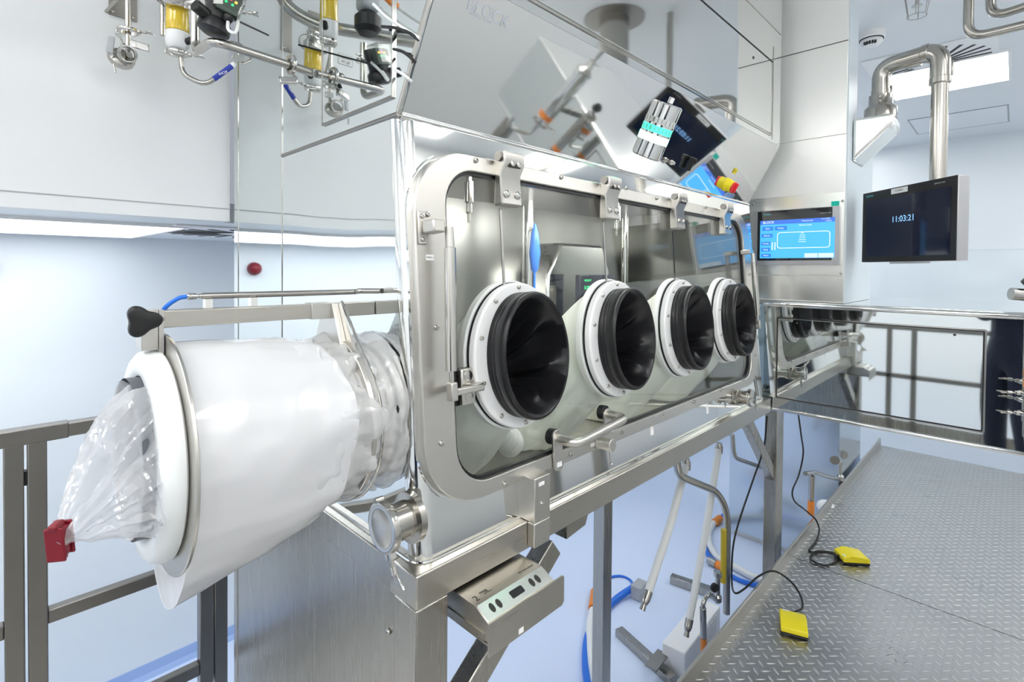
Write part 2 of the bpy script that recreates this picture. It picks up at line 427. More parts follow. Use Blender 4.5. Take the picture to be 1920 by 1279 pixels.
# smoke detector
pm = onZ(1634, 62, H)
r = root('smoke_detector', 'round white smoke detector on the ceiling next to the control tower', 'smoke detector', pm)
O('base', lathe(NB(), pm, (0, 0, -1), [(.062, 0), (.062, .03), (.058, .034)], 36), white_pl, r)
O('sensor_head', lathe(NB(), pm + V((0, 0, -.037)), (0, 0, -1), [(.05, 0), (.05, .012), (.034, .03), (.024, .032), (.0, .032)], 36), white_pl, r)
O('groove', lathe(NB(), pm + V((0, 0, -.033)), (0, 0, -1), [(.054, 0), (.054, .005)], 36), ink, r)
for i in range(5):
    a = 2.6 + i*.28; d = V((cos(a), sin(a), 0))
    O('slot', obox(NB(), pm + V((0, 0, -.06)) + d*.041, d, (-d.y, d.x, 0), (0, 0, 1), .006, .004, .007), ink, r)
# sprinkler with cage
ps = onZ(1720, -14, H)
r = root('sprinkler', 'ceiling sprinkler inside a small wire cage at the top edge', 'sprinkler', ps)
O('head', lathe(NB(), ps, (0, 0, -1), [(.016, 0), (.016, .02), (.008, .03), (.008, .055), (.02, .058), (.02, .061)], 20), steel_bright, r)
for i in range(6):
    a = i*pi/3; d = V((cos(a), sin(a), 0))
    O('cage_wire', tube(NB(), [ps + d*.052, ps + d*.036 + V((0, 0, -.105))], .0016, 6), steel_pipe, r)
for rr, zz in ((.052, -.002), (.036, -.105)):
    O('cage_ring', tube(NB(), [ps + V((rr*cos(i*pi/12), rr*sin(i*pi/12), zz)) for i in range(25)], .0016, 6), steel_pipe, r)
# exhaust duct seen in the reflecting fascia
pe = V((2.2, -.10, H))
r = root('exhaust_duct', 'round steel exhaust duct with a collar through the ceiling over the platform', 'duct', pe)
O('collar', lathe(NB(), pe, (0, 0, -1), [(.15, 0), (.15, .006), (.09, .008)], 40), steel_dark, r)
O('duct_pipe', cyl(NB(), pe, pe + V((0, 0, -.30)), .075, 32), steel_pipe, r)
O('duct_cap', lathe(NB(), pe + V((0, 0, -.30)), (0, 0, -1), [(.082, 0), (.082, .02), (.0, .022)], 32), steel_pipe, r)

# ================================================================== PLATFORM
ZP = .55
ye = .785
xs = onZ(1700, 1122, ZP).x
r = root('work_platform', 'raised steel tread plate platform with low toe boards along its edges', 'platform', (2, -.5, 0))
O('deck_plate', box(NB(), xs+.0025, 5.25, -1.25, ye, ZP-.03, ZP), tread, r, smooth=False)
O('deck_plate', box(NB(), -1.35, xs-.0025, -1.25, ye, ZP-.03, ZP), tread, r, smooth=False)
O('deck_plate', box(NB(), -1.35, .36, ye, 2.02, ZP-.03, ZP), tread, r, smooth=False)
O('joint_strip', box(NB(), xs-.03, xs+.03, -1.25, ye-.02, ZP-.045, ZP-.0302), steel_dark, r)
O('toe_board', box(NB(), .86, 5.25, ye, ye+.012, ZP-.08, ZP+.062), steel_x, r, bev=.002)
O('toe_board', box(NB(), -1.362, -1.35, -1.25, 2.02, ZP-.08, ZP+.10), steel, r, bev=.002)
O('edge_beam', box(NB(), .86, 5.2, ye-.08, ye-.002, ZP-.16, ZP-.031), steel_x, r)
O('edge_beam', box(NB(), 5.16, 5.24, -1.25, ye-.09, ZP-.16, ZP-.031), steel, r)
for x, y in ((1.2, .70), (5.1, .66), (5.1, -1.2), (-1.25, -1.2), (2.2, -1.2), (-1.25, 1.9), (.2, 1.9)):
    O('leg', box(NB(), x, x+.06, y, y+.06, 0, ZP-.031), steel, r)

# railings on the landing at left ---------------------------------
YR = 2.0
def rail_frame(name, label, xa, xb, zt, zm, zb, wl, group):
    r = root(name, label, 'railing', ((xa+xb)/2, YR, ZP), group)
    O('top_rail', box(NB(), xa, xb, YR-.02, YR+.02, zt-.02, zt+.02), rail_m, r, bev=.003)
    O('mid_rail', box(NB(), xa+wl, xb-wl, YR-.016, YR+.016, zm-.02, zm+.02), rail_m, r, bev=.003)
    O('bottom_rail', box(NB(), xa+wl, xb-wl, YR-.016, YR+.016, zb-.02, zb+.02), rail_m, r, bev=.003)
    O('post', box(NB(), xa, xa+wl, YR-.02, YR+.02, ZP, zt-.02), rail_m, r, bev=.003)
    O('post', box(NB(), xb-wl, xb, YR-.02, YR+.02, ZP, zt-.02), rail_m, r, bev=.003)
    return r
zt = onY(130, 806, YR-.02).z; zm = onY(190, 1124, YR-.02).z; zb = onY(330, 1280, YR-.02).z
xa = onY(52, 1000, YR-.02).x; xb = onY(401, 1150, YR-.02).x; xc = onY(50, 1000, YR-.02).x; xd = onY(22, 1000, YR-.02).x
g = rail_frame('railing', 'brushed steel railing frame ending beside the stand side panel', xa, xb, zt, zm, zb, .042, 'landing railings')
O('hinge_block', box(NB(), xa-.006, xa-.0005, YR-.012, YR+.012, zt-.14, zt-.10), black_p, g)
g2 = rail_frame('railing', 'brushed steel railing frame at the left edge of the photo', -1.3, xa-.0065, zt, zm, zb, .042, 'landing railings')
O('joint_sleeve', box(NB(), xa-.09, xa+.09, YR-.0225, YR+.0225, zt-.0225, zt+.0225), rail_m, g, bev=.003)
r = root('railing_post', 'dark steel post standing close against the stand side panel', 'post', (xb+.03, YR, ZP))
O('upright', box(NB(), xb+.003, xb+.045, YR-.02, YR+.02, ZP-.3, zt), rail_m, r, bev=.003)
O('foot_plate', box(NB(), xb-.03, xb+.075, YR-.06, YR+.06, ZP-.31, ZP-.3), rail_m, r)
r = root('railing', 'steel railing along the far end of the landing, seen mirrored', 'railing', (-1.32, 0, ZP), 'landing railings')
for z in (1.06, 1.5): O('top_rail' if z > 1.2 else 'mid_rail', box(NB(), -1.345, -1.305, -1.2, 1.9, z-.02, z+.02), rail_m, r, bev=.003)
for y in (-1.2, -.6, .62, .80, 1.86): O('post', box(NB(), -1.345, -1.305, y, y+.04, ZP, 1.48), rail_m, r, bev=.003)

# ================================================================== STAND under the isolator
S = root('support_stand', 'brushed steel tube stand with a closed side panel under the glove box', 'stand', (1.3, 1.0, 0))
ZB0, ZB1, YF = 1.428, 1.486, .704
XL, XR = .50, 2.235
O('front_beam', box(NB(), XL, XR, YF, YF+.07, ZB0, ZB1), steel_x, S, bev=.003)
O('side_beam', box(NB(), XL, XL+.07, YF+.0705, 1.62, ZB0, ZB1), steel, S, bev=.003)
O('side_beam', box(NB(), XR-.07, XR, YF+.0705, 1.62, ZB0, ZB1), steel, S, bev=.003)
O('rear_beam', box(NB(), XL+.0705, XR-.0705, 1.55, 1.62, ZB0, ZB1), steel_x, S, bev=.003)
O('leg', box(NB(), XL, XL+.068, YF, YF+.068, ZP+.001, ZB0-.0005), steel, S, bev=.003)
O('leg', box(NB(), 1.88, 1.943, 1.26, 1.318, .0, ZB0-.0005), steel, S, bev=.003)
pl = onY(1432, 900, .90); 
O('leg', box(NB(), pl.x-.0, pl.x+.10, .84, .90, .0, ZB0-.0005), steel, S, bev=.003)
O('side_panel', box(NB(), XL+.004, XL+.03, YF+.069, 1.578, .02, ZB0-.001), steel, S, bev=.002)
O('panel_edge', box(NB(), XL+.002, XL+.032, 1.5785, 1.605, .02, ZB0-.001), steel, S, bev=.002)
screw(onX(729, 1184, XL+.003), (-1, 0, 0), .0055, S)
def brace(p0, p1, w=.05, d=.04, y=.735):
    p0, p1 = V(p0), V(p1); a = (p1-p0).normalized(); n = V((0, 1, 0)); s = a.cross(n)
    O('brace', obox(NB(), (p0+p1)/2, a, s, n, (p1-p0).length/2, w/2, d/2), steel, S, bev=.003)
q0 = onY(905, 1262, YF+.012); q1 = onY(1046, 1010, YF+.012)
d = (q0-q1).normalized()
brace(q1 + V((0, .022, -.02)), q0 + d*.28 + V((0, .022, 0)), .05, .04)
O('gusset', prism(NB(), [(q1.x+.02, YF+.003, ZB0-.001), (q1.x+.10, YF+.003, ZB0-.001), (q1.x+.09, YF+.003, ZB0-.022), (q1.x+.02, YF+.003, ZB0-.03)], (0, .05, 0)), steel, S)
q0 = onY(1404, 792, .85); q1 = onY(1456, 905, .85)
brace(q0 + V((0, .02, .02)), q1 + V((.02, .02, 0)), .05, .04)
# upright bracket on the front beam
p = onY(1003, 895, .684); p2 = onY(1031, 1010, .684)
O('bracket', box(NB(), p.x, p2.x, .684, .7355, 1.4865, 1.578), steel_frame, S, bev=.002)
O('bracket', box(NB(), p.x, p2.x, .684, YF-.0005, p2.z-.004, 1.486), steel_frame, S, bev=.002)
st = O('label_sticker', box(NB(), p.x+.012, p.x+.028, .6828, .6838, 1.560, 1.567), sticker, S)
screw(V((p.x+.022, .684, 1.522)), (0, -1, 0), .004, S)

# ================================================================== STIRRER CONTROL UNIT in its tray
ya = .618
t0 = onY(917, 1172, ya); t1 = onY(1058, 1077, ya); tb = onY(917, 1235, ya)
r = root('stirrer_control_unit', 'steel control box with oval buttons in an open tray under the front beam', 'control unit', (t0.x+.09, .66, tb.z))
xa_, xb_, z0_, z1_ = t0.x, t1.x, tb.z, t0.z
fp = O('tray_front', prism(NB(), [(xa_, ya, z0_), (xb_-.006, ya, z0_), (xb_, ya, z0_+.006), (xb_, ya, z1_-.004), (xb_-.004, ya, z1_), (xa_, ya, z1_)], (0, .003, 0)), steel_x, r)
O('tray_bottom', box(NB(), xa_, xb_-.01, ya+.003, .80, z0_+.019, z0_+.022), steel_x, r)
O('tray_side', box(NB(), xa_, xa_+.003, ya+.012, .80, z0_+.0225, z0_+.035), steel_x, r)
hx0, hx1, hy1, hz1 = xa_+.002, xb_-.026, ya+.037, z1_+.014
cu = O('housing', prism(NB(), [(hx0, ya+.004, z0_+.023), (hx0, ya+.004, z1_-.001), (hx0, hy1, hz1), (hx0, .80, hz1), (hx0, .80, z0_+.023)], (hx1-hx0, 0, 0)), steel_x, r, bev=.001)
sl = V((0, hy1, hz1)) - V((0, ya+.004, z1_-.001)); su = sl.normalized(); sn = V((1, 0, 0)).cross(su)
sc = V(((hx0+hx1)/2, (hy1+ya+.004)/2, (hz1+z1_-.001)/2))
fpl = O('faceplate', obox(NB(), sc + sn*.0006, (1, 0, 0), su, sn, (hx1-hx0)/2-.002, sl.length/2-.002, .0006), satin_white, r)
dp = [(u, v) for u, v in rrect(.032, .014, .003, 4)]
O('display', prism(NB(), [sc + V((1, 0, 0))*u + su*v + sn*.0013 for u, v in dp], sn*.0006), screen_k, r)
for i, ux in enumerate((-.062, -.046, .040, .056)):
    b = prism(NB(), [sc + V((ux, 0, 0)) + V((1, 0, 0))*(.0048*cos(a)) + su*(.0085*sin(a)) + sn*.0013 for a in [2*pi*k/20 for k in range(20)]], sn*.0008)
    O('button', b, ink, r)
for st_, sz_, px_, py_ in (('2', .020, 889, 1125), ('mag', .011, 898, 1113), ('MIX drive', .0045, 908, 1114), ('MIX drive control', .0055, 972, 1075)):
    q = onZ(px_, py_, hz1+.0004); txt(st_, sz_, q, (1, 0, 0), (0, 1, 0), ink, r, depth=.0001)
O('label_sticker', box(NB(), xa_+.072, xa_+.084, ya-.001, ya-.0002, z0_+.004, z0_+.013), sticker, fp)

# ================================================================== ISOLATOR
XI, XJ = .52, 2.20
TL = .0835; EV = V((0, TL, 1)).normalized(); EN = V((0, -1, TL)).normalized()
FB = V((0, .725, 1.48))
def Fp(x, v, w=0.): return V((x, 0, 0)) + FB + EV*v + EN*w
def onF(px, py, off=0.):
    """(x, v) of a pixel on the leaning front plane, off metres proud of it"""
    rr = ray(px, py); c = V((0, 0, EZ)); q = FB + EN*off
    t = (q-c).dot(EN)/rr.dot(EN); p = c + rr*t
    return p.x, (p-q).dot(EV)
I = root('isolator', 'polished steel glove box isolator with four glove ports in its leaning window', 'isolator', (1.36, 1.0, 1.486))
VT = .797
uc, wf = (XI+.03+XJ)/2, (XJ-XI-.03)
fx0, fv0 = .528, onF(880, 944, .02)[1]; fv1 = onF(860, 286, .02)[1]; fx1 = 2.135
gx0, gx1 = onF(828, 470, .0)[0], 2.06
gv0, gv1 = onF(930, 889, .012)[1], onF(960, 337, .012)[1]
fc, fw = (fx0+fx1)/2, (fx1-fx0); vc, fh = (fv0+fv1)/2, (fv1-fv0)
gc, gw = (gx0+gx1)/2, (gx1-gx0); gvc, gh = (gv0+gv1)/2, (gv1-gv0)
def shift(l, a, b): return [(u+a, v+b) for u, v in l]
hole = shift(rrect(gw+.03, gh+.03, .10, 9), gc, gvc)
O('front_panel', annulus(NB(), shift(rrect(wf, VT-.004, .004, 9), uc, VT/2), hole, Fp, -.004, 0), mirror, I, ang=30)
# rounded corner between front and left end
bm = NB(); rr_ = .03
rings = []
for v in (0.002, VT-.002):
    p = Fp(0, v); rings.append([V((XI+rr_ - rr_*sin(a), p.y+rr_-rr_*cos(a), p.z)) for a in [pi/2*k/10 for k in range(11)]])
grid_v = [[bm.verts.new(q) for q in rg] for rg in rings]
for k in range(10): bm.faces.new((grid_v[0][k], grid_v[0][k+1], grid_v[1][k+1], grid_v[1][k]))
O('corner_strip', bm, mirror, I)
# left end panel (polished, slightly uneven) and the flat mirror strip behind it
pa, pb = Fp(0, .002), Fp(0, VT-.002)
O('end_panel', prism(NB(), [(XI, pa.y+.0305, pa.z), (XI, 1.306, pa.z), (XI, 1.306, pb.z), (XI, pb.y+.0305, pb.z)], (.004, 0, 0)), mirror_wavy, I)
O('side_strip', box(NB(), XI, XI+.004, 1.309, 1.622, 1.487, 3.25), mirror_flat, I)
O('edge_strip', box(NB(), XI-.001, XI+.004, 1.624, 1.655, 1.487, 3.25), mirror_flat, I)
O('seam_trim', box(NB(), XI-.0015, XI+.002, 1.3065, 1.3085, 1.487, 3.25), steel_bright, I)
O('seam_trim', box(NB(), XI-.0015, XI+.002, 1.6222, 1.6238, 1.487, 3.25), steel_bright, I)
pr = Fp(0, VT)
O('right_end_panel', prism(NB(), [(XJ, pa.y, pa.z), (XJ, 1.5, pa.z), (XJ, 1.5, pb.z), (XJ, pb.y, pb.z)], (.004, 0, 0)), mirror, I)
rear_m = mat('chamber_steel', (.30, .305, .29), .3, 1.)
O('rear_panel', box(NB(), XI+.006, XJ-.002, 1.50, 1.504, 1.487, 2.275), rear_m, I)
O('work_floor', box(NB(), XI+.006, XJ-.002, .76, 1.498, 1.488, 1.492), steel_frame, I)
O('chamber_roof', box(NB(), XI+.006, XJ-.002, .80, 1.498, 2.262, 2.266), steel_dark, I)
O('inner_end', box(NB(), XI+.0065, XI+.009, .80, 1.498, 1.493, 2.261), rear_m, I)
O('inner_end', box(NB(), XJ-.0055, XJ-.003, .80, 1.498, 1.493, 2.261), rear_m, I)
O('chamber_fill', box(NB(), .75, 2.0, .806, .822, 2.215, 2.252), mat('chamber_fill_glow', (1, 1, 1), .5, emit=(1, .98, .94), es=24.), I)  # glowing bar added out of sight to brighten the chamber and sleeves
# bottom moulding
bm = tube(NB(), [(XJ, pa.y+.001, 1.4865), (XI+.03, pa.y+.001, 1.4865)] + [(XI+.03-.03*sin(a), pa.y+.031-.03*cos(a), 1.4865) for a in [pi/2*k/6 for k in range(1, 7)]] + [(XI+.002, 1.6, 1.4865)], .0035, 8)
O('bottom_moulding', bm, mirror, I)
# upper housing: sloped panel + fascia, polished
zs0, zs1 = 2.278, 2.495; yt0, yt1 = pr.y+.004, .679
O('sloped_panel', prism(NB(), [(XI+.008, yt0, zs0), (XI+.008, yt1, zs1), (XI+.008, yt1+.004, zs1), (XI+.008, yt0+.004, zs0)], (XJ+.005-XI-.008, 0, 0)), mirror_dark, I)
O('fascia', box(NB(), XI+.004, XJ+.006, yt1, yt1+.004, zs1+.0005, H-.002), mirror_dark, I)
O('housing_end', prism(NB(), [(XI, yt0+.006, zs0), (XI, 1.306, zs0), (XI, 1.306, H-.002), (XI, yt1+.006, H-.002), (XI, yt1+.006, zs1)], (.004, 0, 0)), mirror_flat, I)
O('housing_end', prism(NB(), [(XJ, yt0+.006, zs0), (XJ, 1.306, zs0), (XJ, 1.306, H-.002), (XJ, yt1+.006, H-.002), (XJ, yt1+.006, zs1)], (.004, 0, 0)), mirror_flat, I)
O('edge_rail', tube(NB(), [(XI+.002, yt0+.003, zs0), (XI+.002, yt1+.003, zs1), (XI+.002, yt1+.003, H-.004)], .005, 8), steel_bright, I)
O('edge_rail', tube(NB(), [(XI+.004, yt0-.002, zs0-.004), (XJ, yt0-.002, zs0-.004)], .006, 10), mirror, I)
O('edge_rail', tube(NB(), [(XI, 1.306, zs0-.002), (XI, yt0, zs0-.002)], .0045, 8), steel_dark, I)
# fascia groove, service cover
zl = 2.519
O('fascia_lip', box(NB(), XI+.005, 2.10, yt1-.003, yt1-.0003, zl-.003, zl+.003), steel_bright, I, bev=.0008)
cov = O('service_cover', box(NB(), .72, 2.098, yt1-.0025, yt1-.0003, zl+.006, 2.794), mirror_dark, I, bev=.001)
O('cover_seam', box(NB(), .72, 2.10, yt1-.0045, yt1-.0002, 2.7945, 2.797), ink, I)
O('cover_seam', box(NB(), 2.0985, 2.101, yt1-.0045, yt1-.0002, zl+.004, 2.794), steel_bright, I)
O('cover_seam', box(NB(), XI+.006, XJ, yt1-.0015, yt1-.0002, 2.93, 2.9325), steel_bright, I)
O('side_flange', box(NB(), 2.115, 2.118, yt1-.002, yt1-.0002, zs1+.01, 2.86), steel_bright, I)
O('plug_hole', lathe(NB(), onY(1413, 108, yt1-.003), (0, -1, 0), [(.005, 0), (.005, .001)], 16), black_p, I)
# access door on the housing end
d0, d1 = onX(605, 232, XI-.003), onX(734, 178, XI-.003)
O('access_door', box(NB(), XI-.0035, XI-.0005, d1.y, d0.y, d0.z, 3.1), mirror_flat, I, bev=.001)
O('door_seam', box(NB(), XI-.0045, XI-.0002, d1.y-.004, d1.y-.001, d0.z-.004, 3.1), steel_bright, I)
O('door_seam', box(NB(), XI-.0045, XI-.0002, d0.y+.001, d0.y+.004, d0.z-.004, 3.1), steel_bright, I)
O('door_seam', box(NB(), XI-.0045, XI-.0002, d1.y-.001, d0.y+.001, d0.z-.005, d0.z-.001), steel_dark, I)
for py in (185, 345/2.4+2, 105):
    p = onX(775 if py > 140 else 782, py, XI-.001)
# lettering etched on the sloped panel
SLP = V((0, yt0-yt1, zs0-zs1)); SLU = (-SLP).normalized(); SLN = SLU.cross(V((1, 0, 0))); SLN = -SLN if SLN.y > 0 else SLN
def onS(px, py, off=0.):
    rr = ray(px, py); c = V((0, 0, EZ)); q = V((0, yt0, zs0)) + SLN*off
    return c + rr*((q-c).dot(SLN)/rr.dot(SLN))
pt = onS(850, -2, .0006); pt2 = onS(942, 48, .0006)
txt('BLOCK', .032, onS(876, 6, .0006) + SLU*(-.0), (1, 0, 0), SLU, etched, I, depth=.0001)
txt('ISOLATOR SYSTEMS', .006, onS(880, 24, .0006), (1, 0, 0), SLU, etched, I, depth=.0001)

# ---- window
fr = O('window_frame', annulus(NB(), shift(rrect(fw, fh, .125, 9), fc, vc), shift(rrect(gw, gh, .075, 9), gc, gvc), Fp, .0005, .020), steel_frame, I, bev=.0025, ang=30)
O('frame_lip', annulus(NB(), shift(rrect(fw+.012, fh+.012, .13, 9), fc, vc), shift(rrect(fw-.03, fh-.03, .11, 9), fc, vc), Fp, .0001, .006), mirror, I, ang=30)
O('gasket', annulus(NB(), shift(rrect(gw+.004, gh+.004, .077, 9), gc, gvc), shift(rrect(gw-.012, gh-.012, .069, 9), gc, gvc), Fp, .001, .012), black_r, I, ang=30)
GP = ((.777, 1), (1.147, 2), (1.517, 3), (1.885, 4)); PV = (1.822-1.48)*1.0035
bm = NB(); es_ = []
for loop in [shift(rrect(gw+.006, gh+.006, .078, 9), gc, gvc)] + [[(x+.101*cos(2*pi*j/48), PV+.130*sin(2*pi*j/48)) for j in range(48)] for x, _ in GP]:
    vs_ = [bm.verts.new(Fp(u, v, .0045)) for u, v in loop]
    es_ += [bm.edges.new((vs_[i], vs_[(i+1) % len(vs_)])) for i in range(len(vs_))]
bmesh.ops.triangle_fill(bm, use_beauty=True, edges=es_, normal=EN)
gp_ = O('window_glass', bm, glass, I, smooth=False)
sd_ = gp_.modifiers.new('Solidify', 'SOLIDIFY'); sd_.thickness = .005; sd_.offset = 0
sc_px = [(892, 301), (801, 402+0), (818, 614), (827, 831), (946, 907), (1069, 852), (1165, 811), (1240, 778), (1300, 753), (1351, 731), (1393, 712), (1052, 333), (1174, 353+0), (1323, 389), (1231, 372)]
for a, b in sc_px:
    x, v = onF(a, b, .02); screw(Fp(x, v, .0205), EN, .0052, fr)
for x in (1.0, 1.35, 1.7):
    screw(Fp(2.097, .35+(x-1.35)*.45, .0205), EN, .005, fr)
O('label_sticker', obox(NB(), Fp(*onF(806, 483, .02), .0204), (1, 0, 0), EV, EN, .0085, .005, .0004), sticker, fr)
txt('FW01.1', .005, Fp(*onF(806, 483, .02), .0210), (1, 0, 0), EV, ink, fr, align='CENTER', depth=.0001)
# hinges along the top edge
for a, b in ((959, 338), (1149, 373), (1276, 397), (1365, 412)):
    x, v = onF(a, b, .035)
    h = O('hinge', prism(NB(), [Fp(x-.030, v+.055, .021), Fp(x-.030, v-.052, .010), Fp(x-.030, v-.052, .034), Fp(x-.030, v+.01, .034), Fp(x-.030, v+.032, .048), Fp(x-.030, v+.055, .048)], (.060, 0, 0)), steel_frame, I, bev=.003)
    O('hinge_knuckle', cyl(NB(), Fp(x-.036, v+.045, .034), Fp(x-.0305, v+.045, .034), .010, 16), steel_dark, h)
    for s in (-1, 1):
        O('bolt_cover', lathe(NB(), Fp(x+s*.016, v-.030, .034), EN, [(.0085, 0), (.0085, .002), (.006, .0032), (.0002, .0036)], 20), steel_bright, h)
        O('bolt_cover', lathe(NB(), Fp(x+s*.009, v+.030, .0485), EN, [(.0055, 0), (.0055, .002), (.0002, .003)], 18), steel_bright, h)
    O('hinge_slot', obox(NB(), Fp(x, v+.024, .0482), (1, 0, 0), EV, EN, .014, .0016, .0012), ink, h)
    if b < 412:
        pb_ = onF(a-8 if a < 1000 else a-4, 532, .006)
        O('pane_edge', obox(NB(), Fp(x-.008, (v-.055+pb_[1]-.02)/2, .0062), (1, 0, 0), EV, EN, .003, (v-.055-pb_[1]+.02)/2, .0012), steel_bright, I)
# gas struts
def gas_strut(x, vtop, vbot, wtop, wbot, tx):
    s = O('gas_strut', cyl(NB(), Fp(x, vtop-.035, wtop), Fp(x+tx, vbot+.03, wbot), .0105, 24), steel_bright, I)
    O('strut_rod', cyl(NB(), Fp(x+tx, vbot+.031, wbot), Fp(x+tx, vbot+.005, wbot), .0045, 12), steel_bright, s)
    O('strut_end', cyl(NB(), Fp(x, vtop-.034, wtop), Fp(x, vtop+.002, wtop), .008, 16), steel_frame, s)
    O('strut_end', obox(NB(), Fp(x+tx, vbot-.006, wbot), (1, 0, 0), EV, EN, .007, .016, .008), steel_frame, s, bev=.002)
    return s
xt, vt = onF(842, 428, .055); xb, vb = onF(848, 728, .055)
s = gas_strut(xt, vt, vb, .055, .055, xb-xt)
bk = O('strut_bracket', obox(NB(), Fp(xt-.035, vt+.003, .0225), (1, 0, 0), EV, EN, .0085, .030, .0022), steel_frame, I, bev=.002)
O('bracket_arm', obox(NB(), Fp(xt-.024, vt+.003, .042), (1, 0, 0), EV, EN, .013, .0115, .017), steel_frame, bk, bev=.003)
screw(Fp(xt-.035, vt+.023, .025), EN, .0045, bk); screw(Fp(xt-.035, vt-.018, .025), EN, .0045, bk)
x2, v2 = onF(874, 724, .012)
bk = O('strut_bracket', obox(NB(), Fp(x2, v2, .014), (1, 0, 0), EV, EN, .0165, .034, .006), steel_frame, I, bev=.003)
O('bracket_backing', obox(NB(), Fp(x2-.006, v2, .0062), (1, 0, 0), EV, EN, .018, .034, .0018), black_r, bk)
for s_ in (-1, 1): O('bolt_cover', lathe(NB(), Fp(x2, v2+s_*.02, .020), EN, [(.0095, 0), (.0095, .0012), (.0002, .002)], 20), steel_bright, bk)
O('bracket_arm', obox(NB(), Fp((x2+xb)/2+.006, v2+.0, .045), (1, 0, 0), EV, EN, (x2-xb)/2+.006, .006, .006), steel_frame, bk, bev=.002)
O('bracket_arm', obox(NB(), Fp(x2+.003, v2, .034), (1, 0, 0), EV, EN, .012, .0075, .014), steel_frame, bk, bev=.002)
xt, vt = onF(1412, 476, .055); xb, vb = onF(1421, 606, .055)
gas_strut(xt, vt, vb, .055, .055, 0.0)
O('strut_bracket', obox(NB(), Fp(xt-.012, vt+.008, .037), (1, 0, 0), EV, EN, .02, .008, .017), steel_frame, I, bev=.002)
O('strut_bracket', obox(NB(), Fp(xt-.012, vb-.01, .037), (1, 0, 0), EV, EN, .02, .008, .017), steel_frame, I, bev=.002)

# ---- glove ports
def port(ci, x, v, seed):
    A, B = .131, .149; a, b = .099, .128
    def ell(p, q, k=72): return [(x+p*cos(2*pi*j/k), v+q*sin(2*pi*j/k)) for j in range(k)]
    g = O('port_ring', annulus(NB(), ell(A, B), ell(a-.004, b-.004), Fp, .0075, .026), white_pl, I, bev=.004, ang=45)
    O('ring_seal', annulus(NB(), ell(A+.001, B+.001), ell(a, b), Fp, .005, .0072), black_r, g, ang=45)
    O('inner_flange', annulus(NB(), ell(A+.006, B+.006), ell(a, b), Fp, -.016, .0035), white_pl, g, bev=.003, ang=45)
    for k in range(10):
        t = 2*pi*(k+.5)/10
        screw(Fp(x+(A+a)/2*1.01*cos(t), v+(B+b)/2*1.005*sin(t), .0262), EN, .0048, g, m=steel_frame)
    # rubber cuff: ribbed rim rolled over the ring, glove pushed inward and creased
    n = 120; rn = random.Random(seed)
    prof = [(1.0, .0265), (1.0, .036), (.985, .038), (1.0, .040), (1.0, .045), (.985, .047), (1.0, .049), (1.005, .066), (.995, .071), (.97, .074), (.93, .073)]
    folds = [(-1.05+rn.uniform(-.25, .25), .38, 1.0), (-.35+rn.uniform(-.2, .2), .30, .9), (-1.9+rn.uniform(-.2, .2), .35, .6), (1.0+rn.uniform(-.3, .3), .30, .5), (2.4+rn.uniform(-.3, .3), .3, .35)]
    rings = []
    for f, w in prof:
        rings.append([Fp(x+a*f*cos(2*pi*j/n), v+b*f*sin(2*pi*j/n), w) for j in range(n)])
    for i in range(1, 19):
        s_ = i/18; rr = .93*(1-s_)**.85
        row = []
        for j in range(n):
            t = 2*pi*j/n
            dep = .073 - .15*(1-(1-s_)**1.9)
            cr = 0
            for ft, fwid, fa in folds:
                dt = (t-ft+pi) % (2*pi) - pi
                cr += fa*max(0, 1-abs(dt)/fwid)*sin(pi*min(1, s_*1.2))**1.0
            cr += .22*noise.noise(V((cos(t)*2.2, sin(t)*2.2, s_*3+seed)))*sin(pi*s_)
            rrr = rr*(1-.30*min(1, max(-.4, cr))*(1-s_*.3))
            dep += .060*min(1.1, cr)*sin(pi*s_)
            cx_ = .22*s_*a; cy_ = -.42*s_*b
            row.append(Fp(x+cx_+a*rrr*cos(t), v+cy_+b*rrr*sin(t), dep))
        rings.append(row)
    O('glove_cuff', rings_to_mesh(NB(), rings, True, False, True), black_r, I, ang=60)
    # pale sleeve hanging into the chamber
    def sleeve(i, j):
        t = 2*pi*i; s_ = j
        w = -.02 - .46*s_**.9
        top = .128 - .30*s_**1.1 + .012*sin(9*s_+seed)
        bot = -.128 - .21*min(1., s_*2.4)**.8
        n1 = noise.noise(V((cos(t)*1.6, sin(t)*1.6, s_*2.2+seed*3))); n2 = noise.noise(V((cos(t)*4, sin(t)*4, s_*4+seed*5)))
        k = min(1, s_*2.5)
        hx = a*(1.02+.75*s_)*(1+k*(.22*n1+.09*n2)); mid = (top+bot)/2; hv = (top-bot)/2*(1+k*(.08*n1+.06*n2))
        ce_ = cos(t); se = sin(t)
        p = Fp(x + .05*s_*sin(seed*2.1) + hx*ce_, v + mid + hv*se, w + .02*k*n2)
        p.z = max(p.z, 1.4935 + .006*k*abs(n2)); p.y = min(p.y, 1.46)
        p.x = min(max(p.x, XI+.02), XJ-.02)
        return p
    O('glove_sleeve', grid(NB(), sleeve, 90, 26, True), cloth, I, ang=75)
    return g
for k, (cx_, sd) in enumerate(GP):
    port(k, cx_, PV, sd)

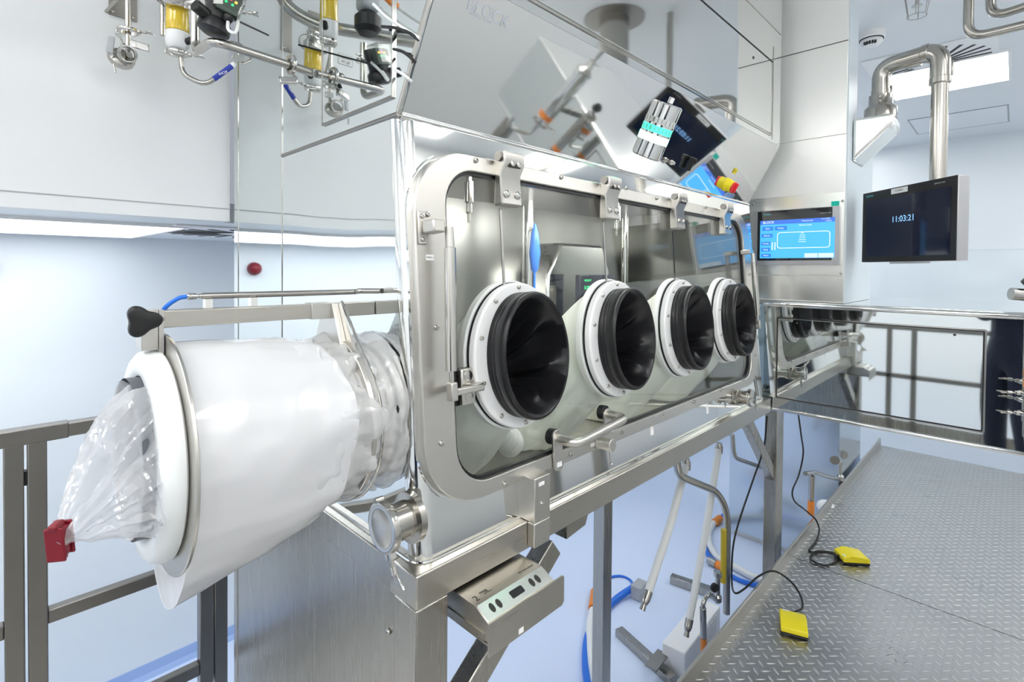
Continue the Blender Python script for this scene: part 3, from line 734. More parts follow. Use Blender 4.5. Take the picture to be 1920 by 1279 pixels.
# ---- grab handle over the window edge
ha, hb = onF(1049, 838, .03), onF(1143, 790, .03)
hp = O('handle_plate', prism(NB(), [Fp(ha[0]+u, ha[1]-.008+vv, .021) for u, vv in rrect(.030, .088, .013, 6)], EN*.006), steel_frame, I, bev=.001)
O('label_sticker', obox(NB(), Fp(ha[0], ha[1]-.038, .0274), (1, 0, 0), EV, EN, .008, .005, .0004), sticker, hp)
hp2 = O('handle_plate', prism(NB(), [Fp(hb[0]+u, hb[1]+vv, .021) for u, vv in rrect(.030, .062, .013, 6)], EN*.006), steel_frame, I, bev=.001)
for q in (ha, hb):
    O('rubber_washer', cyl(NB(), Fp(q[0]-.001, q[1]+.020, .0055), Fp(q[0]-.001, q[1]+.020, .0205), .0175, 24), black_r, I)
O('grab_handle', tube(NB(), fillet([Fp(ha[0], ha[1]+.016, .027), Fp(ha[0], ha[1]+.014, .078), Fp(hb[0], hb[1]+.014, .078), Fp(hb[0], hb[1]+.016, .027)], .032, 8), .0105, 18), steel_frame, I)
la = onF(1128, 831, .03)
lt = O('latch_knob', cyl(NB(), Fp(la[0], la[1], .0205), Fp(la[0], la[1], .062), .0145, 28), steel_frame, I, bev=.0015)
O('latch_lever', tube(NB(), [Fp(la[0], la[1]-.012, .052), Fp(la[0], la[1]-.044, .054)], .0026, 10), steel_bright, lt)
O('lever_tip', sphere(NB(), Fp(la[0], la[1]-.046, .054), .0045), steel_bright, lt)
O('label_sticker', obox(NB(), Fp(*onF(1121, 831-1, .02), .0204) + V((-.022, 0, 0)), (1, 0, 0), EV, EN, .008, .004, .0004), sticker, fr)
for a, b in ((1222, 807), (1326, 768)):
    x, v = onF(a, b, 0); O('label_sticker', obox(NB(), Fp(x, v, .0006), (1, 0, 0), EV, EN, .008, .013, .0004), sticker, I)

# ---- sanitary ports
pc = onX(722, 988, XI-.055); pc.x = XI
nk = O('drain_port', lathe(NB(), pc + V((.001, 0, 0)), (-1, 0, 0), [(.043, 0), (.043, .012), (.031, .014), (.031, .046), (.035, .047), (.035, .056)], 36), steel_pipe, I)
O('port_cap', lathe(NB(), pc + V((-.056, 0, 0)), (-1, 0, 0), [(.0355, 0), (.0355, .004), (.033, .006), (.0002, .0065)], 36), steel_frame, nk)
tri_clamp(I, pc + V((-.056, 0, 0)), (-1, 0, 0), .036, (0, -.45, -1))
x, v = onF(1393, 745, .03)
pp = Fp(x, v, 0)
nk = O('drain_port', lathe(NB(), Fp(x, v, .001), EN, [(.030, 0), (.030, .016), (.025, .018), (.025, .05), (.030, .051), (.030, .058)], 32), steel_pipe, I)
O('port_cap', lathe(NB(), Fp(x, v, .059), EN, [(.030, 0), (.030, .006), (.0002, .009)], 32), steel_bright, nk)
tri_clamp(I, Fp(x, v, .057), EN, .027, (.8, 0, -.6))
x3, v3 = onF(1345, 750, .025)
O('vent_tube', tube(NB(), [Fp(x3, v3, .026), Fp(x-.02, v-.005, .026)], .0035, 10), steel_bright, I)

# ---- signal tower light lying on the sloped panel
s0, s1 = onS(1216, 296, .010), onS(1258, 196, .010)
ax = (s1-s0).normalized(); L_ = (s1-s0).length
u_ = SLN
tw = O('signal_light', lathe(NB(), s0, ax, [(.030, 0), (.0345, .004), (.0345, L_-.004), (.030, L_)], 40), mirror, I)
dirv = (V((0, 0, EZ)) - (s0+s1)/2); dirv = (dirv - ax*dirv.dot(ax)).normalized(); side = ax.cross(dirv).normalized()
def lens(f0, f1, m, nm):
    pts = []
    rings = []
    for h in (f0*L_, f1*L_):
        rings.append([s0 + ax*h + (dirv*cos(t) + side*sin(t))*.0352 for t in [(-.85 + 2.1*k/16) for k in range(17)]])
    bm = NB(); rings_to_mesh(bm, rings, closed=False)
    return O(nm, bm, m, tw)
lens(.30, .43, green_lit, 'lit_lens'); lens(.47, .59, green_dim, 'green_lens'); lens(.63, .73, clear_lens, 'clear_lens')
for f in (.53, .68):
    for k in range(7):
        t = -.78 + 2.0*k/6
        O('lens_rib', obox(NB(), s0 + ax*(f*L_) + (dirv*cos(t) + side*sin(t))*.0354, ax, side, dirv, L_*.04, .0008, .0008), steel_dark, tw)
O('signal_mount', cyl(NB(), (s0+s1)/2 - SLN*.034, (s0+s1)/2 - SLN*.0355 + SLN*.01, .02, 20), steel_dark, tw)
q = onS(1260, 190, .002)
O('label_sticker', obox(NB(), onS(1260, 189, .003), (1, 0, 0), SLU, SLN, .008, .008, .0015), sticker, I, bev=.0008)
# hose nipple, black knob, rotary main switch
q0, q1 = onS(1257, 304, .012), onS(1270, 309, .012)
d_ = (q1-q0).normalized()
O('hose_nipple', lathe(NB(), q0 - d_*.008, d_, [(.006, 0), (.006, .008), (.0045, .009), (.0045, .012), (.0075, .013), (.0075, .018), (.0045, .019), (.0055, .022), (.0055, .03)], 18), steel_bright, I)
q = onS(1294, 309, .012)
k_ = O('black_knob', obox(NB(), q, ax, side, dirv, .019, .008, .008), black_p, I, bev=.003)
O('knob_cap', obox(NB(), q + ax*.016 + side*.002, ax, side, dirv, .008, .012, .009), black_p, k_, bev=.003)
q = onS(1362, 346, .0)
sn_ = SLN
sw = O('main_switch', lathe(NB(), q - SLN*.001, SLN, [(.025, 0), (.025, .008), (.0215, .010), (.0215, .028)], 32), yellow, I, bev=.001)
O('switch_dial', lathe(NB(), q + SLN*.0275, SLN, [(.020, 0), (.020, .006), (.017, .0075), (.0002, .0075)], 32), red, sw)
O('switch_grip', obox(NB(), q + SLN*.038, (1, 0, 0), SLU, SLN, .0045, .018, .0045), red, sw, bev=.002)
O('warning_label', obox(NB(), onS(1379, 321, .002), (1, 0, 0), SLU, SLN, .013, .010, .0008), yellow, I)
txt('F1.ZZ.01', .0055, onS(1379, 321, .0035), (1, 0, 0), SLU, ink, I, align='CENTER', depth=.0001)
O('cover_plate', obox(NB(), onS(1366, 372, .0015), (1, 0, 0), SLU, SLN, .04, .02, .0008), satin_white, I, bev=.0006)

# ---- things inside the chamber that show through the glass
O('pass_hatch', prism(NB(), [(1.58, 1.34, 1.60), (1.58, 1.34, 1.98), (1.66, 1.34, 2.11), (1.96, 1.34, 2.11), (2.03, 1.34, 1.98), (2.03, 1.34, 1.60)], (0, .15, 0)), mirror, I, bev=.012)
C_ = O('chamber_display', box(NB(), 1.60, 1.83, 1.195, 1.22, 1.76, 1.98), screen_navy, I, bev=.003)
txt('WEIGHT', .012, (1.625, 1.1945, 1.958), (1, 0, 0), (0, 0, 1), green_text, C_)
txt('0.000', .020, (1.625, 1.1945, 1.930), (1, 0, 0), (0, 0, 1), green_text, C_)
O('bar_graph', box(NB(), 1.625, 1.80, 1.193, 1.1948, 1.876, 1.884), green_text, C_)
for i in range(5):
    for j in range(2): O('key', lathe(NB(), (1.635+i*.032, 1.195, 1.83-j*.03), (0, -1, 0), [(.009, 0), (.009, .001)], 14), grey_ink, C_)
O('display_stand', box(NB(), 1.69, 1.74, 1.221, 1.25, 1.493, 1.93), steel_frame, C_)
for a in (897, 1203):
    x, v = onF(a, 345, 0)
    pz = V((x+.12, .95, 2.262))
    O('spray_nozzle', lathe(NB(), pz, (0, 0, -1), [(.007, 0), (.007, .05), (.012, .052), (.012, .10), (.008, .105), (.008, .125), (.004, .13), (.004, .15)], 18), steel_bright, I)
O('vertical_pipe', cyl(NB(), (1.45, 1.33, 1.493), (1.45, 1.33, 2.261), .022, 24), mirror, I)
O('vertical_pipe', cyl(NB(), (2.08, 1.30, 1.493), (2.08, 1.30, 2.261), .016, 24), mirror, I)
O('blue_wand', lathe(NB(), (1.185, 1.06, 2.14), (0, 0, -1), [(.003, 0), (.012, .03), (.018, .09), (.012, .14), (.004, .15), (.004, .3)], 20), blue, I)
O('ribbed_hose', tube(NB(), smooth_path([(.66, 1.0, 1.55), (.72, .92, 1.60), (.82, .88, 1.62), (.92, .90, 1.57), (.98, .96, 1.53)], 24), .03, 16, rf=lambda t: .030+.003*sin(t*220)), hose_w, I)
O('inner_duct', tube(NB(), fillet([(.70, 1.30, 2.261), (.70, 1.30, 2.12), (1.0, 1.42, 2.12)], .05), .03, 20), mirror, I)

# ================================================================== BAG-OUT CANISTER on the left end
YC, ZC = .881, 1.732
Cn = root('bag_canister', 'steel canister with white plastic collar sticking out of the left end panel', 'canister', (.33, YC, ZC))
AX = V((-1, 0, 0))
def cx(x): return V((x, YC, ZC))
O('neck', lathe(NB(), cx(XI-.002), AX, [(.108, 0), (.123, .0), (.123, .035), (.118, .037), (.118, .075), (.108, .075)], 64), steel_frame, Cn)
O('seal_band', lathe(NB(), cx(.503), AX, [(.1235, 0), (.126, .001), (.126, .006), (.1235, .007)], 64, False), black_r, Cn)
O('flange', ringlathe(NB(), cx(.4445), AX, [(.100, 0), (.146, 0), (.147, .001), (.147, .0075), (.146, .0085), (.100, .0085)], 80), steel_frame, Cn)
O('barrel', lathe(NB(), cx(.434), AX, [(.125, 0), (.125, .25)], 64, False), steel_frame, Cn)
O('clamp_band', lathe(NB(), cx(.425), AX, [(.1265, 0), (.1265, .022)], 64, False), steel_bright, Cn)
O('end_plate', ringlathe(NB(), cx(.185), AX, [(.118, 0), (.170, 0), (.171, .001), (.171, .004), (.170, .005), (.118, .005)], 96), steel_frame, Cn)
O('collar', ringlathe(NB(), cx(.179), AX, [(.112, 0), (.143, 0), (.147, .003), (.148, .012), (.145, .022), (.138, .028), (.118, .029), (.112, .025)], 96), hdpe, Cn)
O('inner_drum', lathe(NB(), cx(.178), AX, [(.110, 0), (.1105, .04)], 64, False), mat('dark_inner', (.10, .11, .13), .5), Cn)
O('drum_back', lathe(NB(), cx(.30), AX, [(.108, 0), (.108, .002)], 64), steel_dark, Cn)
for k in range(8):
    a = 2*pi*(k+.35)/8
    p = cx(.4445) + V((0, cos(a)*.134, sin(a)*.134))
    b = O('flange_bolt', cyl(NB(), p + V((.008, 0, 0)), p - V((.022, 0, 0)), .0035, 10), steel_bright, Cn)
    O('nut', lathe(NB(), p - V((.0095, 0, 0)), AX, [(.0065, 0), (.0065, .006)], 6), steel_bright, b)
# arm
za = ZC + .192
O('arm', box(NB(), .178, XI-.001, YC-.012, YC+.012, za-.0125, za+.0125), steel_x, Cn, bev=.0015)
O('arm_sleeve', box(NB(), .395, .434, YC-.0145, YC+.0145, za-.014, za+.014), steel_frame, Cn, bev=.001)
O('arm_post', prism(NB(), [(.430, YC-.016, za+.012), (.430, YC+.016, za+.012), (.430, YC+.05, ZC+.13), (.430, YC-.05, ZC+.13)], (.012, 0, 0)), steel_frame, Cn)
O('arm_post', prism(NB(), [(.4425, YC-.02, za+.012), (.4425, YC+.02, za+.012), (.4425, YC+.085, ZC+.11), (.4425, YC-.085, ZC+.11)], (.004, 0, 0)), steel_frame, Cn)
hd = O('hanger', box(NB(), .152, .172, YC-.019, YC+.019, ZC+.150, za+.014), steel_frame, Cn, bev=.001)
O('hanger_plate', box(NB(), .1725, .1785, YC-.019, YC+.019, ZC+.135, za+.014), steel_frame, Cn)
# three lobed black star knob
kc = onY(267, 602, .852)
n = 72; prof = []
for k in range(n):
    t = 2*pi*k/n; r_ = .0192 + .0040*cos(3*t)
    prof.append((r_*cos(t+.05), r_*sin(t+.05)))
rings = [[V((kc.x+u*f, kc.y-h, kc.z+v*f)) for u, v in prof] for f, h in ((.80, -.007), (.95, -.006), (1, -.003), (1, .004), (.95, .0065), (.8, .0075), (.3, .0085))]
O('star_knob', rings_to_mesh(NB(), rings), black_p, Cn, ang=50)
O('knob_stud', cyl(NB(), (kc.x, kc.y+.006, kc.z), (kc.x, YC-.004, kc.z), .006, 14), steel_bright, Cn)
O('knob_arm', box(NB(), kc.x-.012, .153, YC-.004, YC+.004, kc.z-.012, kc.z+.012), steel_frame, Cn)
screw(onY(303, 598, YC-.0192), (0, -1, 0), .004, Cn)
# air tube on the arm
zt_ = za + .031
tb = O('air_tube', tube(NB(), fillet([(.232, YC+.004, zt_), (.490, YC+.004, zt_), (XI-.035, YC-.01, zt_+.002), (XI-.002, YC-.03, zt_+.002)], .02), .0050, 14), steel_pipe, Cn)
O('tube_fitting', lathe(NB(), (.234, YC+.004, zt_), AX, [(.0035, 0), (.0035, .006), (.0028, .0065), (.0028, .009), (.0045, .0095), (.0045, .014), (.0052, .0145), (.0052, .020), (.004, .022)], 16), steel_bright, tb)
for x in (.240, .305): O('tube_clip', box(NB(), x-.005, x+.005, YC-.004, YC+.010, za+.0128, zt_-.0045), satin_white, tb)
# guard cable following the flange
pts = [V((.452, YC-.01, za+.015))] + [V((.4525, YC - .148*cos(a), ZC + .148*sin(a))) for a in [(.95 - 2.25*k/20) for k in range(21)]]
O('steel_cable', tube(NB(), pts, .0028, 8), steel_bright, Cn)
bh = O('hose_stub', tube(NB(), smooth_path([(.213, YC+.004, zt_), (.200, YC+.008, zt_-.004), (.185, YC+.02, zt_-.022), (.18, YC+.03, zt_-.06), (.185, YC+.08, zt_-.25)]), .0032, 12), blue, None)
bh.name = 'air_hose'; tag(bh, 'short blue air hose curving down behind the canister arm', 'hose')

# liner film wrapped on the barrel
def wrap(i, j):
    t = 2*pi*i; x = .1855 + .215*j
    R = .153 - .014*j**2.2 + .010*max(0, j-.75)*4*noise.noise(V((cos(t)*3, sin(t)*3, j*6)))
    R += .004*noise.noise(V((cos(t)*1.6, sin(t)*1.6, j*2.2))) + .0042*min(1, .25+j)*(.6-abs(noise.noise(V((cos(t)*2.6+j*1.5, sin(t)*2.6, j*1.1)))))*2 + .0012*noise.noise(V((cos(t)*9, sin(t)*9, j*1.5)))
    dn = max(0, -sin(t))
    ext = (.062*(1-j)**.9 + .012)*dn**3
    return V((x + .012*sin(2*t+1)*(j > .9) - .004*dn*(1-j), YC - R*cos(t)*(1+.02*dn), ZC + R*sin(t) - ext))
lin = O('film_liner', grid(NB(), wrap, 120, 40, True), film_milky, None, ang=80)
tag(lin, 'milky white film liner wound in a thick stack around the canister', 'film')
def cap_(i, j):
    p = wrap(i, 0); q = cx(.1862); f = .62 + .38*j
    o_ = q + (p-q)*f; o_.x = p.x + .0004*sin(40*j)
    return o_
O('cut_edge', grid(NB(), cap_, 120, 8, True), film_milky, lin)
# loose end of the liner over the flange
def tail(i, j):
    t = 2*pi*i; x = .350 + .112*j
    n_ = noise.noise(V((cos(t)*2.4, sin(t)*2.4, j*3+9))); n2 = noise.noise(V((cos(t)*6, sin(t)*6, j*5+3)))
    R = .147 - .008*j + .018*n_*(.3+j) + .012*n2*(.2+j)
    return V((x + .035*n_*j + .02*n2*j, YC - R*cos(t), ZC + R*sin(t)))
O('crumpled_edge', grid(NB(), tail, 160, 26, True), film_half, lin, ang=32)
def collarfilm(i, j):
    t = 2*pi*i; x = .457 + .060*j
    n_ = noise.noise(V((cos(t)*2.2, sin(t)*2.2, j*3+19))); n2 = noise.noise(V((cos(t)*7, sin(t)*7, j*5+13)))
    R = .127 + .022*j*max(0, -sin(t)) + .008*n_ + .004*n2 + .018*max(0, sin(t))*j
    return V((min(x, .5185), YC - R*cos(t), ZC + R*sin(t)))
O('crumpled_edge', grid(NB(), collarfilm, 150, 14, True), film_half, lin, ang=25)

# crumpled clear bag hanging out of the collar, closed by a red clip
ce = onX(112, 1014, .055)
def bag(i, j):
    t = 2*pi*i; s_ = j
    c0 = cx(.166); c1 = ce
    path = c0*(1-s_) + c1*s_ + V((.006*sin(pi*s_), 0, .004*sin(pi*s_)))
    R = .108*(1-s_)**.80 + .010
    if s_ > .9: R = .011 + (R-.011)*(1-(s_-.9)/.1)
    n0 = noise.noise(V((cos(t)*1.1+2, sin(t)*1.1, s_*1.1)))
    n1 = noise.noise(V((cos(t)*2.6, sin(t)*2.6, s_*1.3+4))); n2 = 1-2*abs(noise.noise(V((cos(t)*5.+5, sin(t)*5., s_*2.2)))); n3 = 1-2*abs(noise.noise(V((cos(t)*3, sin(t)*3+3, s_*7))))
    amp = min(1., s_*5)*(1 if s_ < .9 else .5)
    R *= 1 + amp*(.20*n0 + .26*n1 + .13*(n2-.5) + .07*(n3-.5))
    u = V((0, -1, 0)); tl_ = .2 + .9*s_; w = V((-sin(tl_)*.55*min(1, s_*3), 0, cos(tl_)))
    return path + u*(R*cos(t)) + w*(R*sin(t))
bg = O('film_bag', grid(NB(), bag, 150, 64, True), film_clear, None, ang=30)
tag(bg, 'crumpled clear film bag hanging out of the white collar towards the red clip', 'bag')
def inner(i, j):
    t = 2*pi*i; R = .108*(1-.55*j)
    n1 = noise.noise(V((cos(t)*2.5+8, sin(t)*2.5, j*4)))
    return V((.135 + .10*j + .03*n1*j, YC - R*(1+.25*n1*j)*cos(t), ZC + R*(1+.25*n1*j)*sin(t)))
O('inner_fold', grid(NB(), inner, 80, 16, True), film_half, bg, ang=25)
r = root('bag_clip', 'dark red plastic clip closing the end of the clear film bag', 'clip', ce)
dA = (cx(.165)-ce).normalized(); _, uA, wA = basis(dA)
ub = V((0.15, .2, -1)).normalized(); ub = (ub - dA*ub.dot(dA)).normalized(); wb = dA.cross(ub)
O('clip_body', obox(NB(), ce, dA, ub, wb, .006, .017, .007), red_dark, r, bev=.003)
O('clip_rim', obox(NB(), ce + dA*.0075, dA, ub, wb, .0015, .019, .009), red_dark, r, bev=.0015)
O('clip_rim', obox(NB(), ce - dA*.0075, dA, ub, wb, .0015, .019, .009), red_dark, r, bev=.0015)
O('clip_tab', obox(NB(), ce - ub*.019 - dA*.003, dA, ub, wb, .0075, .0035, .0045), red_dark, r, bev=.002)
O('clip_tab', obox(NB(), ce + ub*.019, dA, ub, wb, .0045, .003, .0045), red_dark, r, bev=.002)

# ================================================================== TRANSFER CABINET (right) and CONTROL TOWER
XC = 2.25
zc0, zc1 = 1.434, 1.879
T = root('transfer_cabinet', 'long polished steel transfer cabinet spanning over the platform at right', 'cabinet', (2.6, .1, zc0))
yl, yr_ = .80, -.75
O('front_panel', box(NB(), XC, XC+.004, yr_, yl, zc0+.012, zc1-.020), mirror_flat, T)
O('cabinet_body', box(NB(), XC+.0045, 3.05, yr_, yl, zc0, zc1), mirror, T, bev=.002)
O('edge_rail', tube(NB(), [(XC+.002, yr_, zc1-.012), (XC+.002, yl, zc1-.012)], .0105, 12), mirror, T)
O('edge_rail', tube(NB(), [(XC+.002, yr_, zc0+.006), (XC+.002, yl, zc0+.006)], .008, 12), mirror, T)
dy0, dy1, dz0, dz1 = .065, .692, 1.4865, 1.817
dr = O('front_door', prism(NB(), [(XC-.004, (dy0+dy1)/2+u, (dz0+dz1)/2+v) for u, v in rrect(dy1-dy0-.0125, dz1-dz0-.0125, .004, 3)], (.0035, 0, 0)), mirror_flat, T, bev=.001)
mm = lambda u, v, w: V((XC-w, (dy0+dy1)/2+u, (dz0+dz1)/2+v))
O('door_frame', annulus(NB(), rrect(dy1-dy0+.004, dz1-dz0+.004, .006, 3), rrect(dy1-dy0-.005, dz1-dz0-.005, .004, 3), mm, .0002, .006), steel_bright, T)
O('door_gap', annulus(NB(), rrect(dy1-dy0-.0055, dz1-dz0-.0055, .004, 3), rrect(dy1-dy0-.0125, dz1-dz0-.0125, .003, 3), mm, .0002, .0015), ink, T)
for a, b in ((1790, 628), (1494, 606)):
    O('plug_hole', lathe(NB(), onX(a, b, XC-.0042), (-1, 0, 0), [(.004, 0), (.004, .0008)], 16), ink, dr)
O('leg', box(NB(), 2.40, 2.47, -.70, -.63, ZP+.001, zc0-.001), steel, T)
O('leg', box(NB(), 2.90, 2.97, -.70, -.63, ZP+.001, zc0-.001), steel, T)
Bc = root('floor_cabinet', 'tall plain grey blue steel cabinet standing on the floor beyond the platform edge', 'cabinet', (4.2, 1.2, 0))
O('cabinet_body', box(NB(), 3.95, 4.6, .815, 1.53, .045, 1.43), steel_blue, Bc, bev=.002)
O('plinth', box(NB(), 3.98, 4.6, .83, 1.50, .0, .0445), steel_frame, Bc)

XT = 2.30; YT = .467
ZTS = onX(1590, 250, XT).z
Tw = root('control_tower', 'tall pale polished tower with a blue touch screen standing on the cabinet', 'control cabinet', (2.55, .8, zc1))
O('tower_body', box(NB(), XT, 2.78, YT+.0045, 1.2, zc1+.001, ZTS), tower_m, Tw, bev=.002)
O('tower_top', box(NB(), XT, 2.445, YT+.0045, 1.2, ZTS+.0005, H-.004), tower_m, Tw, bev=.002)
O('side_panel', box(NB(), XT+.004, 2.78, YT, YT+.0043, zc1+.001, ZTS), side_refl, Tw)
O('side_panel', box(NB(), XT+.004, 2.445, YT, YT+.0043, ZTS+.0005, H-.004), side_refl, Tw)
zsm = onX(1520, 93, XT).z
O('front_seam', box(NB(), XT-.0012, XT-.0002, YT+.004, 1.2, zsm-.002, zsm+.001), ink, Tw)
h0, h1 = onX(1407, 374, XT-.006), onX(1583, 517, XT-.006)
hp = O('panel_plate', prism(NB(), [(XT-.006, (h0.y+YT+.005)/2+u, (h0.z+h1.z)/2+v) for u, v in rrect(h0.y-YT-.005, h0.z-h1.z, .006, 4)], (.0055, 0, 0)), satin_white, Tw, bev=.0008)
O('lower_plate', box(NB(), XT-.002, XT-.0002, YT+.005, 1.1, zc1+.006, h1.z-.004), satin_white, Tw)
for a, b in ((1412, 383), (1580, 377), (1577, 513)): screw(onX(a, b, XT-.006), (-1, 0, 0), .0055, Tw, m=silver)
a, b = onX(1416, 397, XT-.01), onX(1574, 497, XT-.01)
by, bz, bw, bh_ = (a.y+b.y)/2, (a.z+b.z)/2, a.y-b.y, a.z-b.z
D = O('touch_screen', prism(NB(), [(XT-.022, by+u, bz+v) for u, v in rrect(bw, bh_, .004, 3)], (.0155, 0, 0)), silver, Tw, bev=.001)
O('screen_glass', box(NB(), XT-.0232, XT-.0222, by-bw/2+.024, by+bw/2-.015, bz-bh_/2+.018, bz+bh_/2-.003), screen_k, D)
ly0, ly1 = onX(1565, 450, XT-.024).y, onX(1425, 450, XT-.024).y
lz1, lz0 = onX(1490, 411, XT-.024).z, onX(1490, 484, XT-.024).z
def ui(y0, y1, z0, z1, m, k=1, nm='screen_field'):
    """fractions from the left / bottom of the lit screen"""
    Y = lambda f: ly1 + (ly0-ly1)*f
    Z = lambda f: lz0 + (lz1-lz0)*f
    return O(nm, box(NB(), XT-.0236-.0004*k, XT-.0236-.0004*k+.0003, Y(y1), Y(y0), Z(z0), Z(z1)), m, D, smooth=False)
ui(0, 1, 0, 1, ui_blue, 0, 'lit_screen'); ui(0, 1, .89, 1, ui_head)
for f in ((.03, .19, .73, .84), (.21, .38, .73, .84), (.02, .18, .55, .65), (.02, .15, .34, .44), (.02, .15, .18, .28), (.02, .16, .03, .12)): ui(*f, ui_btn, 1, 'screen_button')
ui(.62, .79, .01, .12, ui_grey, 1, 'screen_button'); ui(.80, .99, .01, .12, ui_grey, 1, 'screen_button')
ui(.17, .183, .22, .42, ui_white, 1); ui(.21, .223, .22, .42, ui_white, 1)
mid = lambda u, v, w: V((XT-.0244-w, ly1+(ly0-ly1)*(.595)-u, lz0+(lz1-lz0)*.465+v))
fw_, fh_ = abs(ly0-ly1)*.70, (lz1-lz0)*.42
O('screen_outline', annulus(NB(), rrect(fw_, fh_, .012, 5), rrect(fw_-.005, fh_-.005, .010, 5), mid, 0, .0003), ui_white, D, smooth=False)
def uit(s, fy, fz, size, al='LEFT', m=ui_white):
    txt(s, size, (XT-.0248, ly1+(ly0-ly1)*fy, lz0+(lz1-lz0)*fz), (0, -1, 0), (0, 0, 1), m, D, 'screen_text', al, .0001)
uit('BLOCK', .04, .945, 0.0136); uit('Material lock', .58, .945, 0.0076); uit('10.11.2023', .83, .97, 0.0068); uit('11:03:21', .88, .915, 0.0068); uit('Manual mode', .54, .84, 0.0085)
for k, s in enumerate(('Idle', 'Ready', 'Closed', 'Normal', 'Pressure')): uit(s, .59, .64-.055*k, .0076, 'CENTER')
for s, fy, fz in (('Start', .11, .785), ('Recipe', .295, .785), ('Alarms', .10, .60), ('Trends', .085, .39), ('Setup', .085, .23), ('Menu', .09, .075)): uit(s, fy, fz, .0085, 'CENTER')
txt('SIEMENS', .0085, onX(1431, 403, XT-.0236), (0, -1, 0), (0, 0, 1), teal_ink, D, depth=.0001)
txt('SIMATIC HMI', .0065, onX(1538, 400, XT-.0236), (0, -1, 0), (0, 0, 1), grey_ink, D, depth=.0001)
txt('BLOCK', .010, onX(1417, 377, XT-.0066), (0, -1, 0), (0, 0, 1), etched, Tw, depth=.0001)
g0 = onX(1566, 385, XT-.007)
O('green_sticker', box(NB(), XT-.0068, XT-.0062, g0.y-.0135, g0.y+.0135, g0.z-.016, g0.z+.016), green_st, Tw)

# ---- monitor arm
A0 = V((2.93, .55, 0))
M_ = root('monitor_boom', 'brushed steel swing arm of thick tube bolted to the tower side', 'monitor arm', (2.45, .42, 2.5))
bt, bb = onY(1625, 214, .415).z, onY(1600, 292, .44).z
bx0, bx1 = 2.37, 2.555
O('wall_bracket', prism(NB(), [(bx0, YT-.001, bb), (bx0, YT-.001, bt), (bx0, .340, bt), (bx0, .340, bt-.042)], (bx1-bx0, 0, 0)), satin_white, M_, bev=.012, seg=3)
bc = V(((bx0+bx1)/2, .392, bt))
O('swivel_base', lathe(NB(), bc, (0, 0, 1), [(.054, 0), (.054, .042), (.051, .046), (.042, .055), (.039, .059), (.039, .095), (.032, .098), (.032, .114)], 40), steel_pipe, M_)
for s_ in (-.012, .006): screw(bc + V((-.039, -.004, .077+s_)), (-1, -.1, 0), .005, M_)
ct = V((bc.x, bc.y, onY(1640, 118, bc.y).z))
mp_ = None
# drop pole above the monitor
dm = 2.20
def camp(px, py, d): return ray(px, py)*d + V((0, 0, EZ))
pole_t, pole_b = camp(1764, 92, 1.85), camp(1762, 338, 1.85)
pole_b = V((pole_t.x, pole_t.y, pole_b.z))
arm_z = pole_t.z
path = fillet([bc + V((0, 0, .10)), V((bc.x, bc.y, arm_z)), V((pole_t.x, pole_t.y, arm_z)), V((pole_t.x, pole_t.y, pole_t.z-.11))], .06, 10)
O('elbow_tube', tube(NB(), path, .0305, 28), steel_pipe, M_)
O('drop_pole', cyl(NB(), V((pole_t.x, pole_t.y, pole_t.z-.10)), pole_b, .0255, 28), steel_pipe, M_)
O('pole_collar', cyl(NB(), V((pole_t.x, pole_t.y, pole_t.z-.10)), V((pole_t.x, pole_t.y, pole_t.z-.125)), .0325, 28), steel_pipe, M_, bev=.003)
dA_ = (V((pole_t.x, pole_t.y, 0))-V((bc.x, bc.y, 0))).normalized()
qa = V((bc.x, bc.y, arm_z)) + dA_*.14
O('arm_collar', cyl(NB(), qa, qa + dA_*.025, .033, 28), steel_pipe, M_, bev=.003)
for q in (V((pole_t.x, pole_t.y, arm_z-.07)), V((bc.x, bc.y, arm_z-.10))):
    sd = (-CF + CR*1.2).normalized(); sd.z = 0; sd.normalize(); sd = V((CR.x, CR.y, 0)).normalized()
    O('cover_tab', obox(NB(), q + sd*.0325, sd, (0, 0, 1), sd.cross(V((0, 0, 1))), .004, .028, .015), steel_pipe, M_, bev=.003)
for f in (.12, .22, .44, .52):
    O('clip', obox(NB(), V((bc.x, bc.y, arm_z-.0325)) + dA_*((pole_t-V((bc.x, bc.y, arm_z))).length*f + .08), dA_, (0, 0, 1), dA_.cross(V((0, 0, 1))), .011, .005, .010), steel_pipe, M_, bev=.002)

# ---- monitor
hl, hr = .272*FP/127.6, .272*FP/160.2
Lt, Rt = camp(1619, 360, hl), camp(1796, 331.5, hr)
ctr = (Lt+Rt)/2; ud = (Rt-Lt); ud.z = 0; mw = ud.length; ud.normalize(); nd = V((0, 0, 1)).cross(ud); nd = -nd if nd.dot(V((0, 0, EZ))-ctr) < 0 else nd
zt_m = (Lt.z+Rt.z)/2; mh = .2745; mc = V((ctr.x, ctr.y, zt_m-mh/2))
mo = root('monitor', 'black wall mount monitor hanging from the swing arm showing a clock', 'monitor', mc)
UZ = V((0, 0, 1))
O('housing', obox(NB(), mc - nd*.0215, ud, UZ, nd, mw/2, mh/2, .0197), silver, mo, bev=.003)
fg = O('front_glass', obox(NB(), mc, ud, UZ, nd, mw/2-.001, mh/2-.001, .0018), black_p, mo)
O('screen', obox(NB(), mc + nd*.0022 - UZ*.0065, ud, UZ, nd, mw/2-.021, mh/2-.027, .0004), screen_navy, mo)
ux = ud if ud.cross(UZ).dot(nd) > 0 else -ud
txt('11:03:21', .031, mc + nd*.003 + UZ*.018 - ux*.058, ux, UZ, clock_m, mo, 'clock_digits', depth=.0002)
txt('SIEMENS', .0105, mc + nd*.0024 + UZ*(mh/2-.016) - ux*(mw/2-.019), ux, UZ, teal_ink, mo, depth=.0001)
